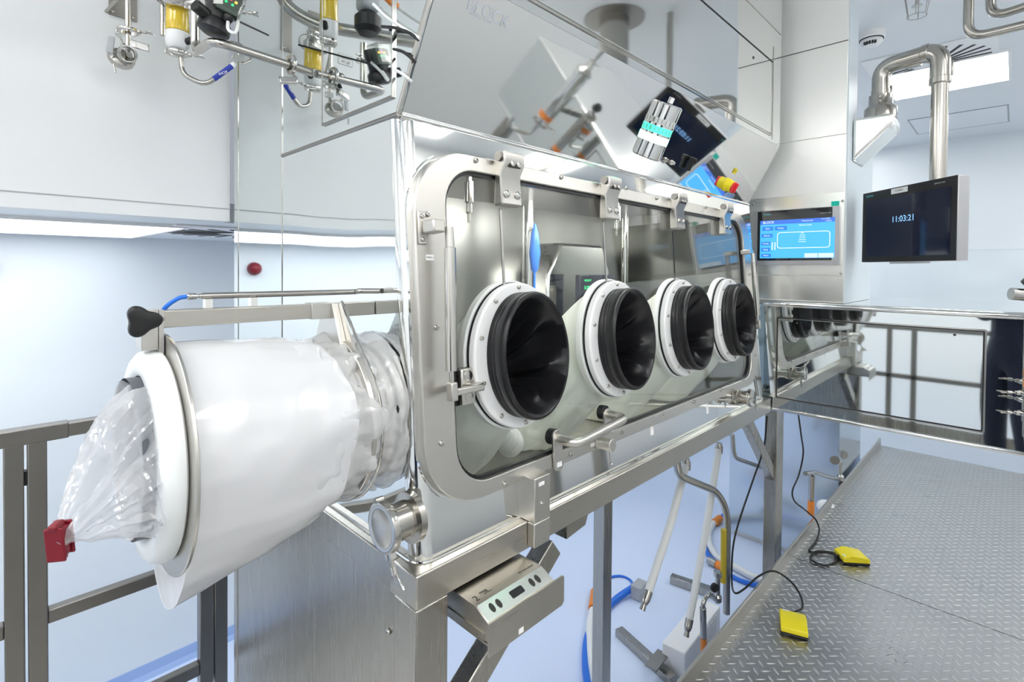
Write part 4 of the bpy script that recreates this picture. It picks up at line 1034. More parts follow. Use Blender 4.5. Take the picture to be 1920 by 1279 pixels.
txt('SIMATIC HMI', .0072, mc + nd*.0024 + UZ*(mh/2-.016) + ux*(mw/2-.085), ux, UZ, grey_ink, mo, depth=.0001)
ls = O('label_sticker', obox(NB(), mc + nd*.0026 + UZ*(mh/2-.0145) - ux*.024, ux, UZ, nd, .038, .0095, .0006), sticker, mo)
txt('F5.HMI.01', .0095, mc + nd*.0034 + UZ*(mh/2-.0145) - ux*.024, ux, UZ, ink, mo, align='CENTER', depth=.0001)
O('handle_strip', obox(NB(), mc - UZ*(mh/2+.004) + nd*.0 + ux*.024, ux, UZ, nd, .08, .0028, .008), silver, mo)
O('arm_coupling', obox(NB(), V((pole_t.x, pole_t.y, mc.z+mh/2-.05)), ux, UZ, nd, .036, .05, .014), steel_pipe, mo, bev=.004)

# ---- pipes under the ceiling at top right
for k, (pa_, pb_, pc_, rr_, lab) in enumerate((((1806, -30, 1.75), (1815, 72, 1.75), (1960, 52, 1.62), .0145, 'lower bent steel ceiling pipe at the top right corner'), ((1849, -30, 1.78), (1857, 34, 1.78), (1960, 21, 1.66), .0145, 'upper bent steel ceiling pipe at the top right corner'))):
    A_, B_, C2 = camp(*pa_), camp(*pb_), camp(*pc_); A_ = V((B_.x, B_.y, H)); C2.z = B_.z
    C2 = B_ + (C2-B_)*3
    o = O('ceiling_pipe', tube(NB(), fillet([A_, B_, C2], .05, 8), rr_, 18), steel_pipe)
    tag(o, lab, 'pipe', 'bent ceiling pipes')

# ---- another glove box beyond the tower, seen edge on
r = root('neighbouring_isolator', 'edge of another glove box with a black cuff seen past the tower', 'isolator', (4.05, .80, 1.4))
bx = 4.15; yy = onX(1606, 500, bx).y
O('end_face', box(NB(), bx, bx+.25, yy+.045, yy+.5, 1.44, 2.3), mirror, r)
O('strut', cyl(NB(), (bx-.02, yy-.012, 2.14), (bx-.02, yy-.012, 1.75), .012, 14), steel_bright, r)
O('window_edge', tube(NB(), smooth_path([(bx, yy+.03, 1.60), (bx, yy+.03, 2.1), (bx, yy+.055, 2.25), (bx, yy+.09, 2.36)]), .016, 12), steel_dark, r)
O('glove_cuff', lathe(NB(), (bx-.01, yy+.035, 1.85), (.1, -1, 0), [(.11, 0), (.12, .012), (.115, .05), (.09, .055)], 32), black_r, r)
O('port_ring', lathe(NB(), (bx-.01, yy+.05, 1.85), (.1, -1, 0), [(.15, 0), (.15, .012)], 36), white_pl, r)

# ---- valve standing at the right edge of the photo
vb_ = onX(1917, 640, 2.14)
r = root('sanitary_valve', 'steel sanitary valve and pipe rising beside the cabinet at the right edge', 'valve', (vb_.x, vb_.y-.03, 1.4))
vx, vy = vb_.x, vb_.y-.028
O('riser', cyl(NB(), (vx, vy, 1.52), (vx, vy, 1.90), .024, 24), steel_pipe, r)
O('lower_bend', tube(NB(), fillet([(vx, vy, 1.525), (vx, vy, 1.475), (XC-.001, vy, 1.475)], .04), .018, 16), steel_pipe, r)
O('band', cyl(NB(), (vx, vy, 1.665), (vx, vy, 1.69), .0245, 24), orange, r)
zh = onX(1905, 560, 2.14).z
O('mount_bracket', box(NB(), vx+.02, XC-.001, vy-.012, vy+.012, 1.55, 1.58), steel, r)
O('elbow', tube(NB(), fillet([(vx, vy, 1.90), (vx, vy, zh+.01), (vx-.03, vy+.055, zh+.015)], .02), .018, 16), steel_bright, r)
O('knob', lathe(NB(), (vx, vy+.0, zh+.04), (-.2, .4, .5), [(.015, 0), (.022, .006), (.022, .03), (.012, .034)], 20), black_p, r)
for (px_, py_) in ((1888, 724), (1888, 762)):
    q = onX(px_+24, py_+14, 2.12)
    tri_clamp(r, V((vx, vy, q.z)), (0, 0, 1), .03, (-.4, 1, 0))

# ---- red alarm button on the wall, seen mirrored in the steel
rb = onY(476, 504, YW)
r = root('alarm_button', 'round dark red alarm sounder on the back wall, seen mirrored', 'alarm', (2*XI-rb.x, YW, rb.z))
O('base', lathe(NB(), (2*XI-rb.x, YW, rb.z), (0, -1, 0), [(.036, 0), (.036, .01)], 28), red_dark, r)
O('dome', lathe(NB(), (2*XI-rb.x, YW-.01, rb.z), (0, -1, 0), [(.034, 0), (.034, .015), (.027, .03), (.012, .038), (.0002, .04)], 28), red_dark, r)

# ================================================================== WALL VALVES (top left)
def wallplate(r, px0, px1, py, h=.16):
    a, b = onY(px0, py, YBK-.004), onY(px1, py, YBK-.004)
    pl = O('wall_plate', box(NB(), a.x, b.x, YBK-.0035, YBK-.0002, b.z, b.z+h), steel_dark, r)
    for x in (a.x+.008, b.x-.008): screw(V((x, YBK-.004, b.z+.009)), (0, -1, 0), .005, pl)
    return a, b
# sampling valve at the left
YV = 1.58
r = root('sampling_valve', 'small steel sampling valve hanging from a wall plate, leftmost of the fittings', 'valve', onY(230, 80, YV))
wallplate(r, 204, 257, 41, .2)
c = onY(240, 70, YV); zt_ = H-.001
O('drop_pipe', cyl(NB(), (c.x, YV, zt_), (c.x, YV, c.z), .0062, 16), steel_pipe, r)
O('standoff', cyl(NB(), (c.x-.03, YBK-.003, c.z+.085), (c.x, YV, c.z+.12), .004, 10), steel_pipe, r)
O('upper_coupling', lathe(NB(), (c.x, YV, 2.74), (0, 0, -1), [(.018, 0), (.018, .02)], 20), steel_pipe, r)
tri_clamp(r, onY(240, 58, YV), (0, 0, 1), .020, (.9, -.6, .1))
O('wing_lever', obox(NB(), onY(262, 86, YV-.03), (.8, -.5, -.2), (0, 0, 1), (.5, .8, 0), .022, .009, .003), steel_bright, r, bev=.002)
c2 = onY(238, 98, YV)
O('bend', tube(NB(), fillet([(c.x, YV, c.z-.0), (c.x, YV, c2.z), (c2.x, YV-.03, c2.z-.015)], .015), .0065, 14), steel_pipe, r)
tri_clamp(r, onY(239, 102, YV-.035), (.25, -1, -.25), .018, (-.4, 0, .8))
c3 = onY(228, 115, YV-.01)
O('valve_disc', lathe(NB(), c3 + V((0, .02, .006)), (.15, -.8, .45), [(.026, 0), (.028, .004), (.028, .014), (.022, .020)], 28), steel_pipe, r)
O('grey_lever', obox(NB(), onY(207, 84, YV-.03), (.1, 0, 1), (1, -.3, -.1), (0, 1, .1), .020, .0065, .003), grey_pl, r, bev=.002)
O('pin', cyl(NB(), onY(213, 120, YV-.04), onY(217, 136, YV-.045), .0016, 8), steel_pipe, r)

# filter regulator with yellow bowl
def filter_unit(name_label, cxy, ztop, zbot, rad, tail):
    r = root('filter_regulator', name_label, 'filter', (cxy[0], cxy[1], zbot), 'yellow bowl filters')
    x, y = cxy
    O('bowl', lathe(NB(), (x, y, zbot+.042), (0, 0, 1), [(rad*.98, 0), (rad, .004), (rad*.94, ztop-zbot-.042)], 32), amber, r)
    O('white_cup', lathe(NB(), (x, y, zbot), (0, 0, 1), [(rad*.7, 0), (rad*.98, .008), (rad*1.02, .018), (rad*1.02, .040)], 32), white_pl, r)
    O('side_knob', cyl(NB(), (x+rad*.5, y-rad*.6, zbot+.016), (x+rad*.95, y-rad*1.25, zbot+.022), .008, 16), black_p, r, bev=.002)
    O('head', lathe(NB(), (x, y, ztop), (0, 0, 1), [(rad*1.05, 0), (rad*1.05, .02), (rad*.7, .03), (rad*.7, .05)], 28), steel_bright, r)
    tri_clamp(r, (x, y, zbot-.010), (0, 0, 1), rad*.82, (.9, -.35, 0))
    return r
yc_ = 1.52
p = onY(333, 92, yc_); ptop = onY(333, 12, yc_)
rad = 19.5/FP*1.29
fr_ = filter_unit('amber yellow filter bowl with white cup hanging before the grey panel', (p.x, yc_), ptop.z, p.z, rad, True)
wallplate(fr_, 303, 330, 33, .2)
O('inlet_body', obox(NB(), onY(335, 6, yc_-.03), (1, -.3, 0), (0, 0, 1), (.3, 1, 0), .03, .010, .012), steel_bright, fr_, bev=.004)
e0 = onY(339, 106, yc_); e1 = onY(342, 140, yc_); e2 = onY(385, 160, yc_-.03); e3 = onY(440, 120, yc_-.05)
O('outlet_pipe', tube(NB(), fillet([e0, e1, e2, e3], .022, 6), .0058, 14), steel_pipe, fr_)
gr = O('handle_grip', tube(NB(), [e2 + (e3-e2)*.28, e2 + (e3-e2)*.98], .0066, 14), blue_grip, fr_)
txt('INOX', .009, e2 + (e3-e2)*.45 + V((-.002, -.0072, .001)), (e3-e2), (0, 0, 1), sticker, fr_, depth=.0001)
O('white_tip', tube(NB(), [e2 + (e3-e2)*.90, e2 + (e3-e2)*1.0], .0069, 14), white_pl, fr_)
filter_unit('amber yellow filter bowl high up by the mirrored end, seen in reflection', (.40, 1.30), 2.78, 2.60, .026, False)

# process pipe run that meets the polished side
YP = 1.131
pr_ = root('process_pipe', 'bent steel process pipe running into the polished side of the housing', 'pipe', onY(420, 80, YP))
P1 = onY(366, -30, 1.26); P2 = onY(366, 98, 1.26); P3 = onY(398, 76, YP+.02); P4 = onY(425, 80, YP); P5 = V((XI-.0045, YP, onX(590, 137, XI).z))
P1 = V((P2.x, P2.y, P1.z))
O('bent_tube', tube(NB(), fillet([P1, P2, P3, P5], .028, 8), .0088, 18), steel_pipe, pr_)
tri_clamp(pr_, onY(366, 12, 1.26), (0, 0, 1), .017, (.7, -.7, 0))
q = onY(546, 124, YP); q = V((q.x, YP, P5.z + (P3.z-P5.z)*(XI-q.x)/(XI-P3.x)))
tri_clamp(pr_, q, (1, 0, 0), .0185, (0, -.6, -1))
O('clamp_handle', obox(NB(), onY(541, 151, YP-.02), (1, -.5, .15), (0, .3, 1), (.5, 1, 0), .016, .008, .005), steel_bright, pr_, bev=.003)
# actuator on the pipe
ac = onY(406, 38, YP+.03)
r = root('valve_actuator', 'black diaphragm valve actuator with a clear switch box full of indicator lights', 'actuator', ac)
ax_ = V((.25, -.1, 1)).normalized()
O('body', lathe(NB(), ac - ax_*.03, ax_, [(.020, 0), (.030, .006), (.030, .022), (.024, .03), (.026, .052), (.030, .06), (.030, .08)], 32), black_p, r)
O('side_port', cyl(NB(), ac + V((-.02, -.01, .0)), ac + V((-.044, -.02, .008)), .012, 18), black_p, r, bev=.002)
O('white_tag', obox(NB(), ac + V((-.006, -.031, .026)), (1, -.2, .2), (0, 0, 1), (.2, 1, 0), .008, .006, .001), sticker, r)
bx_ = onY(427, 16, YP); ub = V((.92, -.25, -.3)).normalized(); wb = V((0.3, 0, .95)); wb = (wb-ub*wb.dot(ub)).normalized(); nb = ub.cross(wb)
O('switch_box', obox(NB(), bx_ + wb*.012, ub, wb, nb, .024, .025, .018), box_clear, r, bev=.004, smooth=False)
cb = O('circuit_board', obox(NB(), bx_ + wb*.008, ub, wb, nb, .019, .019, .006), mat('dark_circuit', (.06, .08, .075), .6), r)
nn = nb if nb.dot(V((0, 0, EZ))-bx_) > 0 else -nb
for dx, dz, m in ((-.010, .008, led_amber), (.0, .010, led_red), (.010, .008, led_amber), (-.006, .001, green_text), (.006, .0, green_text)):
    O('indicator', obox(NB(), bx_ + wb*(.008+dz) + ub*dx + nn*.0068, ub, wb, nn, .0022, .0018, .001), m, cb)
O('cable_gland', lathe(NB(), bx_ - wb*.014 + ub*.006, (-wb + ub*.2), [(.009, 0), (.009, .008), (.006, .012)], 18), black_p, r)
g_ = bx_ - wb*.024 + ub*.008
O('grey_tube', tube(NB(), smooth_path([g_, onY(428, 55, YP-.02), onY(440, 62, YP-.03), onY(446, 50, YP-.02), onY(446, 35, YP+.01)]), .0032, 10), hose_w, r)
# small ball valve below the pipe and its blue handle pipe
vc = onY(446, 100, YP+.12)
r = root('ball_valve', 'small steel ball valve with wing handle under the process pipe', 'valve', vc)
O('valve_body', lathe(NB(), vc + V((-.02, 0, .012)), (1, 0, 0), [(.008, 0), (.012, .006), (.012, .022), (.008, .03)], 18), steel_bright, r)
O('stem', cyl(NB(), vc + V((0, 0, .02)), vc + V((0, 0, -.012)), .005, 12), steel_bright, r)
O('wing_handle', prism(NB(), [vc + V((-.006, -.004, .006)), vc + V((.006, -.004, .006)), vc + V((.016, -.006, -.016)), vc + V((.004, -.006, -.02)), vc + V((-.004, -.006, -.02)), vc + V((-.015, -.006, -.016))], (0, .004, 0)), steel_bright, r, bev=.001)
O('handle_loop', tube(NB(), fillet([vc + V((.008, .01, .012)), vc + V((.028, .01, .008)), vc + V((.03, .005, -.006)), vc + V((.008, -.002, -.022))], .008), .003, 10), steel_pipe, r)
# thin black rod
a_, b_ = onY(441, 37, YP), onY(503, 66, 1.30)
o = O('black_cable', tube(NB(), [a_, b_], .0022, 8), black_cable); tag(o, 'thin straight black cable from the clear switch box to the wall fittings', 'cable')
# junction sensor and thick pipe out of frame, reflected
r = root('pressure_sensor', 'grey pressure sensor housing on a black base above the pipe, seen mirrored', 'sensor', (.34, 1.20, 2.66))
O('housing', box(NB(), .315, .365, 1.175, 1.225, 2.655, 2.76), grey_pl, r, bev=.012, seg=3)
O('base', lathe(NB(), (.34, 1.20, 2.60), (0, 0, 1), [(.024, 0), (.034, .012), (.034, .04), (.022, .052)], 28), black_p, r)
O('orange_gland', cyl(NB(), (.30, 1.2, 2.72), (.26, 1.2, 2.70), .009, 16), orange, r)
O('sensor_cable', tube(NB(), smooth_path([(.26, 1.2, 2.70), (.20, 1.16, 2.66), (.10, 1.1, 2.62), (-.1, 1.05, 2.62)]), .005, 10), hose_w, r)
r = root('supply_pipe', 'thick bent steel supply pipe above the left edge, seen mirrored', 'pipe', (.3, 1.4, 2.7))
O('bent_tube', tube(NB(), fillet([(.47, 1.45, 3.2), (.47, 1.45, 2.72), (.38, 1.42, 2.68), (.0, 1.2, 2.66), (-.6, 1.2, 2.68)], .05), .017, 18), steel_pipe, r)
r = root('pressure_gauge', 'round steel pressure gauge on the wall fittings, seen mirrored', 'gauge', (.33, 1.60, 2.70))
O('case', lathe(NB(), (.33, 1.60, 2.70), (.35, -1, 0), [(.022, 0), (.024, .004), (.024, .014)], 28), steel_bright, r)
O('dial', lathe(NB(), (.335, 1.586, 2.70), (.35, -1, 0), [(.020, .0), (.020, .0006)], 28), white_pl, r)
O('stem', cyl(NB(), (.33, 1.60, 2.70), (.33, 1.60, 2.60), .006, 12), steel_pipe, r)
# tag plates on the wall
for (x, z, s1_, lab) in ((-.085, 2.575, 'F5.50B', 'white tag plate lettered F5.50B FILTR on the grey panel'), (.15, 2.72, 'F4.50D', 'white tag plate lettered F4.50D FILTR on the grey panel')):
    r = root('tag_plate', lab, 'sign', (x, YBK-.001, z), 'filter tag plates')
    O('plate', box(NB(), x-.027, x+.027, YBK-.0014, YBK-.0002, z-.019, z+.019), sticker, r)
    O('border', annulus(NB(), rrect(.052, .036, .001, 1), rrect(.050, .034, .001, 1), lambda u, v, w: V((x+u, YBK-.0014-w, z+v)), .0001, .0004), ink, r)
    txt(s1_, .013, (x, YBK-.002, z+.007), (1, 0, 0), (0, 0, 1), ink, r, align='CENTER', depth=.0001)
    txt('FILTR', .013, (x, YBK-.002, z-.008), (1, 0, 0), (0, 0, 1), ink, r, align='CENTER', depth=.0001)

# cables along the left edge of the sloped panel
for pix, m, lab in (([(716, 50), (745, 53), (768, 62), (785, 75)], black_cable, 'black cable entering the edge of the housing end, second from the top'), ([(700, 8), (725, 32), (757, 53), (787, 72)], hose_w, 'beige cable entering the edge of the housing end, topmost'),
                    ([(738, 92), (755, 97), (769, 107), (780, 118)], black_cable, 'black cable entering the edge of the housing end, third from the top'), ([(738, 130), (752, 137), (764, 146), (771, 153)], hose_w, 'beige cable entering the edge of the housing end, lowest')):
    o = O('signal_cable', tube(NB(), smooth_path([onX(a, b, XI-.012 if i < 3 else XI-.004) for i, (a, b) in enumerate(pix)]), .0028, 10), m); tag(o, lab, 'cable')

# ================================================================== BELOW THE STAND
def hang(name, lab, p0, p1, r_, sag):
    r = root(name, lab, 'hose', p1, 'milky drain hoses')
    mid_ = (p0+p1)/2 + sag
    pts = smooth_path([p0, p0*.7+p1*.3+sag*.7, mid_, p0*.2+p1*.8+sag*.5, p1], 8)
    O('hose_wall', tube(NB(), pts, r_, 16), hose_w, r)
    d = (pts[-1]-pts[-3]).normalized()
    O('end_ferrule', lathe(NB(), p1, d, [(r_*1.05, 0), (r_*1.12, .01), (r_*1.05, .03), (r_*1.1, .032), (r_*.8, .05), (r_*.6, .052), (r_*.75, .075)], 18), steel_pipe, r)
    O('top_ferrule', lathe(NB(), p0, (0, 0, 1), [(r_*1.1, -.03), (r_*1.15, 0), (r_*.8, .02)], 18), steel_pipe, r)
    return r
YH = 1.05
hang('drain_hose', 'milky white drain hose hanging under the stand, left of the pair', onY(1287, 868, YH), onY(1216, 1108, YH), .0165, V((.015, 0, -.01)))
hang('drain_hose', 'milky white drain hose hanging under the stand, right of the pair', onY(1348, 838, YH), onY(1293, 1160, YH), .0165, V((.01, 0, -.01)))
# bent pipe with yellow sleeve
yp = 1.0
r = root('drain_pipe', 'bent steel drain pipe with a yellow sleeve going down to the floor', 'pipe', onY(1362, 1130, yp))
pts = fillet([onY(1268, 850, yp), onY(1272, 892, yp), onY(1345, 922, yp), onY(1364, 960, yp), onY(1362, 1150, yp)], .10, 8)
O('bent_tube', tube(NB(), pts, .0165, 18), steel_pipe, r)
O('yellow_sleeve', cyl(NB(), onY(1357, 993, yp-.004), onY(1356, 1092, yp-.004), .0135, 18), yellow_tape, r)
O('lower_valve', lathe(NB(), onY(1345, 1130, yp), (0, 0, 1), [(.012, 0), (.02, .01), (.02, .03), (.012, .04), (.012, .12), (.02, .13), (.02, .15)], 18), steel_bright, r)
O('black_handwheel', lathe(NB(), onY(1337, 1100, yp-.02), (-.5, -1, .1), [(.012, 0), (.02, .004), (.02, .016), (.008, .02)], 16), black_p, r)
O('valve_elbow', tube(NB(), fillet([onY(1345, 1128, yp), onY(1330, 1112, yp), onY(1318, 1128, yp), onY(1318, 1170, yp)], .03), .010, 14), steel_bright, r)
O('ribbed_end', tube(NB(), [onY(1318, 1140, yp), onY(1319, 1195, yp)], .015, 16, rf=lambda t: .0145), steel_pipe, r)
O('orange_end', cyl(NB(), onY(1319, 1196, yp), onY(1320, 1225, yp), .014, 16), orange, r)
r = root('drain_pipe', 'short bent steel pipe under the far corner of the stand', 'pipe', onY(1380, 830, 1.1))
O('bent_tube', tube(NB(), fillet([onY(1373, 815, 1.1), onY(1376, 858, 1.1), onY(1432, 878, 1.1)], .06), .012, 16), steel_pipe, r)
# floor bars of the trolley
r = root('floor_frame', 'low grey steel floor frame lying under the hanging hoses', 'frame', onZ(1250, 1200, .03))
def bar(a, b, z0, z1, w):
    a, b = V(a), V(b); d = (b-a).normalized(); n = V((0, 0, 1)).cross(d)
    O('floor_bar', obox(NB(), (a+b)/2 + V((0, 0, (z0+z1)/2)), d, n, (0, 0, 1), (b-a).length/2, w/2, (z1-z0)/2), steel, r, bev=.002)
bar(onZ(1258, 1092, 0), onZ(1345, 1122, 0), .001, .05, .05)
bar(onZ(1160, 1190, 0), onZ(1262, 1285, 0), .001, .04, .05)
# white ribbed block
wbk = onZ(1262, 1262, .0)
r = root('drain_box', 'white ribbed plastic box on the floor beside the platform', 'box', wbk + V((.25, 0, 0)))
dd = (onZ(1330, 1175, 0)-onZ(1262, 1268, 0)); dl = dd.length; dd.normalize(); dn_ = V((0, 0, 1)).cross(dd)
cc = (onZ(1330, 1175, 0)+onZ(1262, 1268, 0))/2
O('box_body', obox(NB(), cc + V((0, 0, .071)), dd, dn_, (0, 0, 1), dl/2, .06, .07), white_pl, r, bev=.006)
for k in range(9): O('rib', obox(NB(), cc + dd*(-dl*.1+k*dl*.055) - dn_*.062 + V((0, 0, .08)), dd, dn_, (0, 0, 1), .006, .004, .05), white_pl, r)
O('steel_bracket', obox(NB(), onZ(1232, 1238, .08), dd, dn_, (0, 0, 1), .07, .03, .004), steel_dark, r)
# hoses on the floor
def fhose(lab, pix, m, rad_, z=None, grp='hoses on the floor', nm='floor_hose'):
    pts = smooth_path([onZ(a, b, (rad_+.001) if len(q_) == 0 else q_[0]) for a, b, *q_ in pix], 10)
    o = O(nm, tube(NB(), pts, rad_, 12), m); return tag(o, lab, 'hose', grp)
fhose('thick blue hose curving over the floor beside the rear stand leg', [(1190, 1100, .05), (1160, 1120), (1125, 1152), (1103, 1190), (1098, 1240), (1104, 1290), (1120, 1330)], blue, .020)
fhose('thin light blue hose looping to the grey plug near the rear stand leg', [(1120, 1088), (1160, 1080), (1182, 1088), (1188, 1103, .04)], blue, .007)
fhose('white hose with an orange end lying beside the blue hose', [(1112, 1145), (1106, 1180), (1108, 1230), (1118, 1290)], hose_w, .024)
o = fhose('orange sleeve and steel tip on the end of the white hose', [(1116, 1110), (1112, 1142)], orange, .028)
O('steel_tip', cyl(NB(), onZ(1116, 1110, .03), onZ(1118, 1096, .03), .018, 14), steel_pipe, o)
r = root('grey_plug', 'grey cable plug on the floor at the end of the blue hose', 'plug', onZ(1198, 1110, .0))
O('plug_body', obox(NB(), onZ(1199, 1106, .045), dd, dn_, (0, 0, 1), .05, .035, .042), grey_pl, r, bev=.008)
fhose('blue hose looping on the floor behind the drain pipe, upper loop', [(1356, 966), (1334, 985), (1324, 1010), (1325, 1035), (1345, 1058), (1375, 1082), (1412, 1096), (1470, 1110)], blue, .014)
fhose('white hose coiled on the floor behind the drain pipe', [(1345, 972), (1330, 995), (1330, 1020), (1345, 1045), (1368, 1058), (1420, 1085), (1480, 1100)], hose_w, .022)
o = fhose('orange hose end on the floor near the top of the coil', [(1340, 980), (1350, 972)], orange, .028)
o = fhose('orange hose end with steel coupling low behind the drain pipe', [(1344, 1058), (1356, 1064)], orange, .026)
O('steel_coupling', cyl(NB(), onZ(1328, 1050, .03), onZ(1343, 1058, .03), .024, 14), steel_pipe, o)
# valve group by the tower base
yv = .822
r = root('floor_valve', 'steel valve with gauge and orange tipped hose behind the platform edge', 'valve', onY(1560, 900, yv))
O('hand_lever', tube(NB(), fillet([onY(1510, 888, yv), onY(1530, 886, yv), onY(1548, 893, yv), onY(1568, 898, yv)], .04), .012, 14), steel_bright, r)
O('valve_body', lathe(NB(), onY(1573, 905, yv), (-.1, 0, 1), [(.02, 0), (.03, .02), (.03, .05), (.018, .06), (.018, .12), (.026, .13), (.026, .15)], 18), steel_bright, r)
O('gauge', lathe(NB(), onY(1564, 862, yv), (-1, -.6, .1), [(.026, 0), (.028, .004), (.028, .016)], 20), steel_dark, r)
O('gauge', lathe(NB(), onY(1580, 852, yv), (-1, -.6, .1), [(.026, 0), (.028, .004), (.028, .016)], 20), steel_bright, r)
O('ribbed_end', cyl(NB(), onY(1522, 892, yv), onY(1521, 938, yv), .016, 16), steel_pipe, r)
O('orange_end', cyl(NB(), onY(1521, 939, yv), onY(1520, 965, yv), .018, 16), orange, r)
O('white_cup', sphere(NB(), onY(1548, 950, yv), .05, (1, 1, .8)), white_pl, r)

# ---- foot pedals with their cables
def pedal(lab, c, yaw, pts, tilt):
    r = root('foot_pedal', lab, 'foot switch', c, 'yellow foot pedals')
    u = V((cos(yaw), sin(yaw), 0)); w = V((-sin(yaw), cos(yaw), 0)); k = V((0, 0, 1))
    O('rubber_base', obox(NB(), c + k*.006, u, w, k, .062, .048, .005), black_p, r, bev=.003)
    def pp(a, b, h): return c + u*a + w*b + k*h
    O('pedal_cover', prism(NB(), [pp(-.062, -.048, .012), pp(.062, -.048, .012), pp(.062, -.048, .032), pp(.02, -.048, .048), pp(-.054, -.048, .036), pp(-.062, -.048, .030)], w*.096), yellow, r, bev=.004, seg=3)
    O('pivot', cyl(NB(), pp(.03, -.0485, .022), pp(.03, -.052, .022), .007, 14), yellow, r)
    O('cable_gland', cyl(NB(), pp(.062, 0, .02), pp(.074, 0, .02), .007, 12), black_p, r)
    O('cover_sticker', obox(NB(), pp(.045, .025, .0375), u, w, k, .008, .01, .0008), sticker, r)
    O('cable', tube(NB(), smooth_path([pp(.072, 0, .02)] + pts, 10), .0042, 10), black_cable, r)
    return r
zf = ZP+.006
c1 = onZ(1487, 1178, ZP); c2 = onZ(1597, 1051, ZP)
yw = math.atan2(*(lambda d: (d.y, d.x))(onZ(1506, 1163, ZP)-onZ(1470, 1176, ZP)))
pedal('yellow foot pedal on the tread plate, nearer to the viewer', c1, .35, [onZ(1504, 1140, zf+.004), onZ(1500, 1115, .585), onZ(1480, 1088, .62), onY(1450, 1071, .765), onY(1422, 1081, .800), onY(1396, 1104, .825), onY(1378, 1112, .85), onY(1372, 1090, .9), onY(1374, 1030, .9), onY(1385, 980, .9), onY(1412, 900, .88), onY(1432, 840, .86), onY(1438, 780, .85)], 0)
pedal('yellow foot pedal on the tread plate, farther from the viewer', c2, 1.9+pi*.0+.35, [onZ(1560, 1036, zf), onZ(1530, 1034, zf), onZ(1520, 1048, zf), onZ(1545, 1060, zf), onZ(1568, 1052, zf), onZ(1560, 1038, zf+.006), onZ(1518, 1034, zf), onZ(1530, 1015, zf), onZ(1536, 995, .567), onY(1531, 977, .772), onY(1522, 967, .792), onY(1508, 955, .812), onY(1490, 940, .83), onY(1486, 920, .83), onY(1498, 890, .83), onY(1506, 850, .82), onY(1502, 815, .81), onY(1496, 770, .80)], 0)

# filter housing beside the cabinet front, seen in the sloped panel
r = root('filter_housing', 'tall steel filter housing with orange ring in front of the cabinet, seen mirrored', 'filter', (2.08, -.2, 1.6))
fx_, fy_ = 2.08, -.20
O('housing_tube', cyl(NB(), (fx_, fy_, 1.72), (fx_, fy_, 2.04), .042, 32), mirror, r)
O('orange_ring', cyl(NB(), (fx_, fy_, 1.735), (fx_, fy_, 1.765), .0425, 32), orange, r)
O('top_cone', lathe(NB(), (fx_, fy_, 2.04), (0, 0, 1), [(.046, 0), (.046, .008), (.02, .03), (.014, .06)], 28), steel_bright, r)
tri_clamp(r, (fx_, fy_, 2.105), (0, 0, 1), .02, (1, .3, 0))
O('top_bend', tube(NB(), fillet([(fx_, fy_, 2.11), (fx_, fy_, 2.19), (fx_-.04, fy_+.02, 2.25), (fx_-.1, fy_+.06, 2.22)], .04), .010, 14), steel_bright, r)
tri_clamp(r, (fx_-.1, fy_+.06, 2.22), (-1, .6, -.5), .02, (0, 0, 1))
tri_clamp(r, (fx_, fy_, 1.70), (0, 0, 1), .04, (1, .5, 0))
O('bottom_tube', tube(NB(), fillet([(fx_, fy_, 1.72), (fx_, fy_, 1.60), (fx_-.16, fy_-.02, 1.60), (fx_-.16, fy_-.02, 1.66)], .04), .010, 14), steel_bright, r)
O('mount_post', box(NB(), fx_+.044, XC-.001, fy_-.01, fy_+.01, 1.80, 1.83), steel, r)

# ================================================================== PHOTOGRAPHER, mirrored in the cabinet
def skinned(name, pts, edges, radii, m, parent=None, lvl=2, rootv=0):
    me = bpy.data.meshes.new(name); me.from_pydata([tuple(p) for p in pts], edges, []); me.materials.append(m)
    o = bpy.data.objects.new(name, me); COL.objects.link(o); attach(o, parent)
    o.modifiers.new('Skin', 'SKIN'); me.skin_vertices.new() if not me.skin_vertices else None
    sv = me.skin_vertices[0].data
    for i, r_ in enumerate(radii):
        sv[i].radius = r_ if isinstance(r_, tuple) else (r_, r_); sv[i].use_root = (i == rootv)
    s_ = o.modifiers.new('Subdivision', 'SUBSURF'); s_.levels = lvl; s_.render_levels = lvl
    for p in me.polygons: p.use_smooth = True
    return o
Fw = V((CF.x, CF.y, 0)).normalized(); Rw = V((CR.x, CR.y, 0)).normalized(); Bp = V((0, 0, ZP)) - Fw*.34 - Rw*.34
def bp(r_, f, h): return Bp + Rw*r_ + Fw*f + V((0, 0, h))
pe_ = root('person', 'person in dark navy clothes holding a camera, seen mirrored in the cabinet', 'person', Bp)
pts = [bp(0, 0, .90), bp(0, .0, 1.05), bp(0, .0, 1.22), bp(0, .02, 1.34), bp(0, .03, 1.42), bp(0, .05, 1.50),
       bp(.17, .01, 1.34), bp(.36, .12, 1.14), bp(.40, .23, 1.36), bp(-.17, .01, 1.34), bp(-.02, .20, 1.14), bp(.20, .23, 1.36),
       bp(.09, 0, .84), bp(.11, .02, .47), bp(.12, -.02, .09), bp(.125, .10, .045), bp(-.09, 0, .84), bp(-.11, .02, .47), bp(-.12, -.02, .09), bp(-.125, .10, .045)]
ed = [(0, 1), (1, 2), (2, 3), (3, 4), (4, 5), (3, 6), (6, 7), (7, 8), (3, 9), (9, 10), (10, 11), (0, 12), (12, 13), (13, 14), (14, 15), (0, 16), (16, 17), (17, 18), (18, 19)]
rad_ = [(.18, .13), (.17, .125), (.18, .125), (.14, .105), .058, .052, .066, .052, .034, .066, .052, .034, .105, .078, .055, .045, .105, .078, .055, .045]
skinned('body', pts, ed, rad_, navy, pe_)
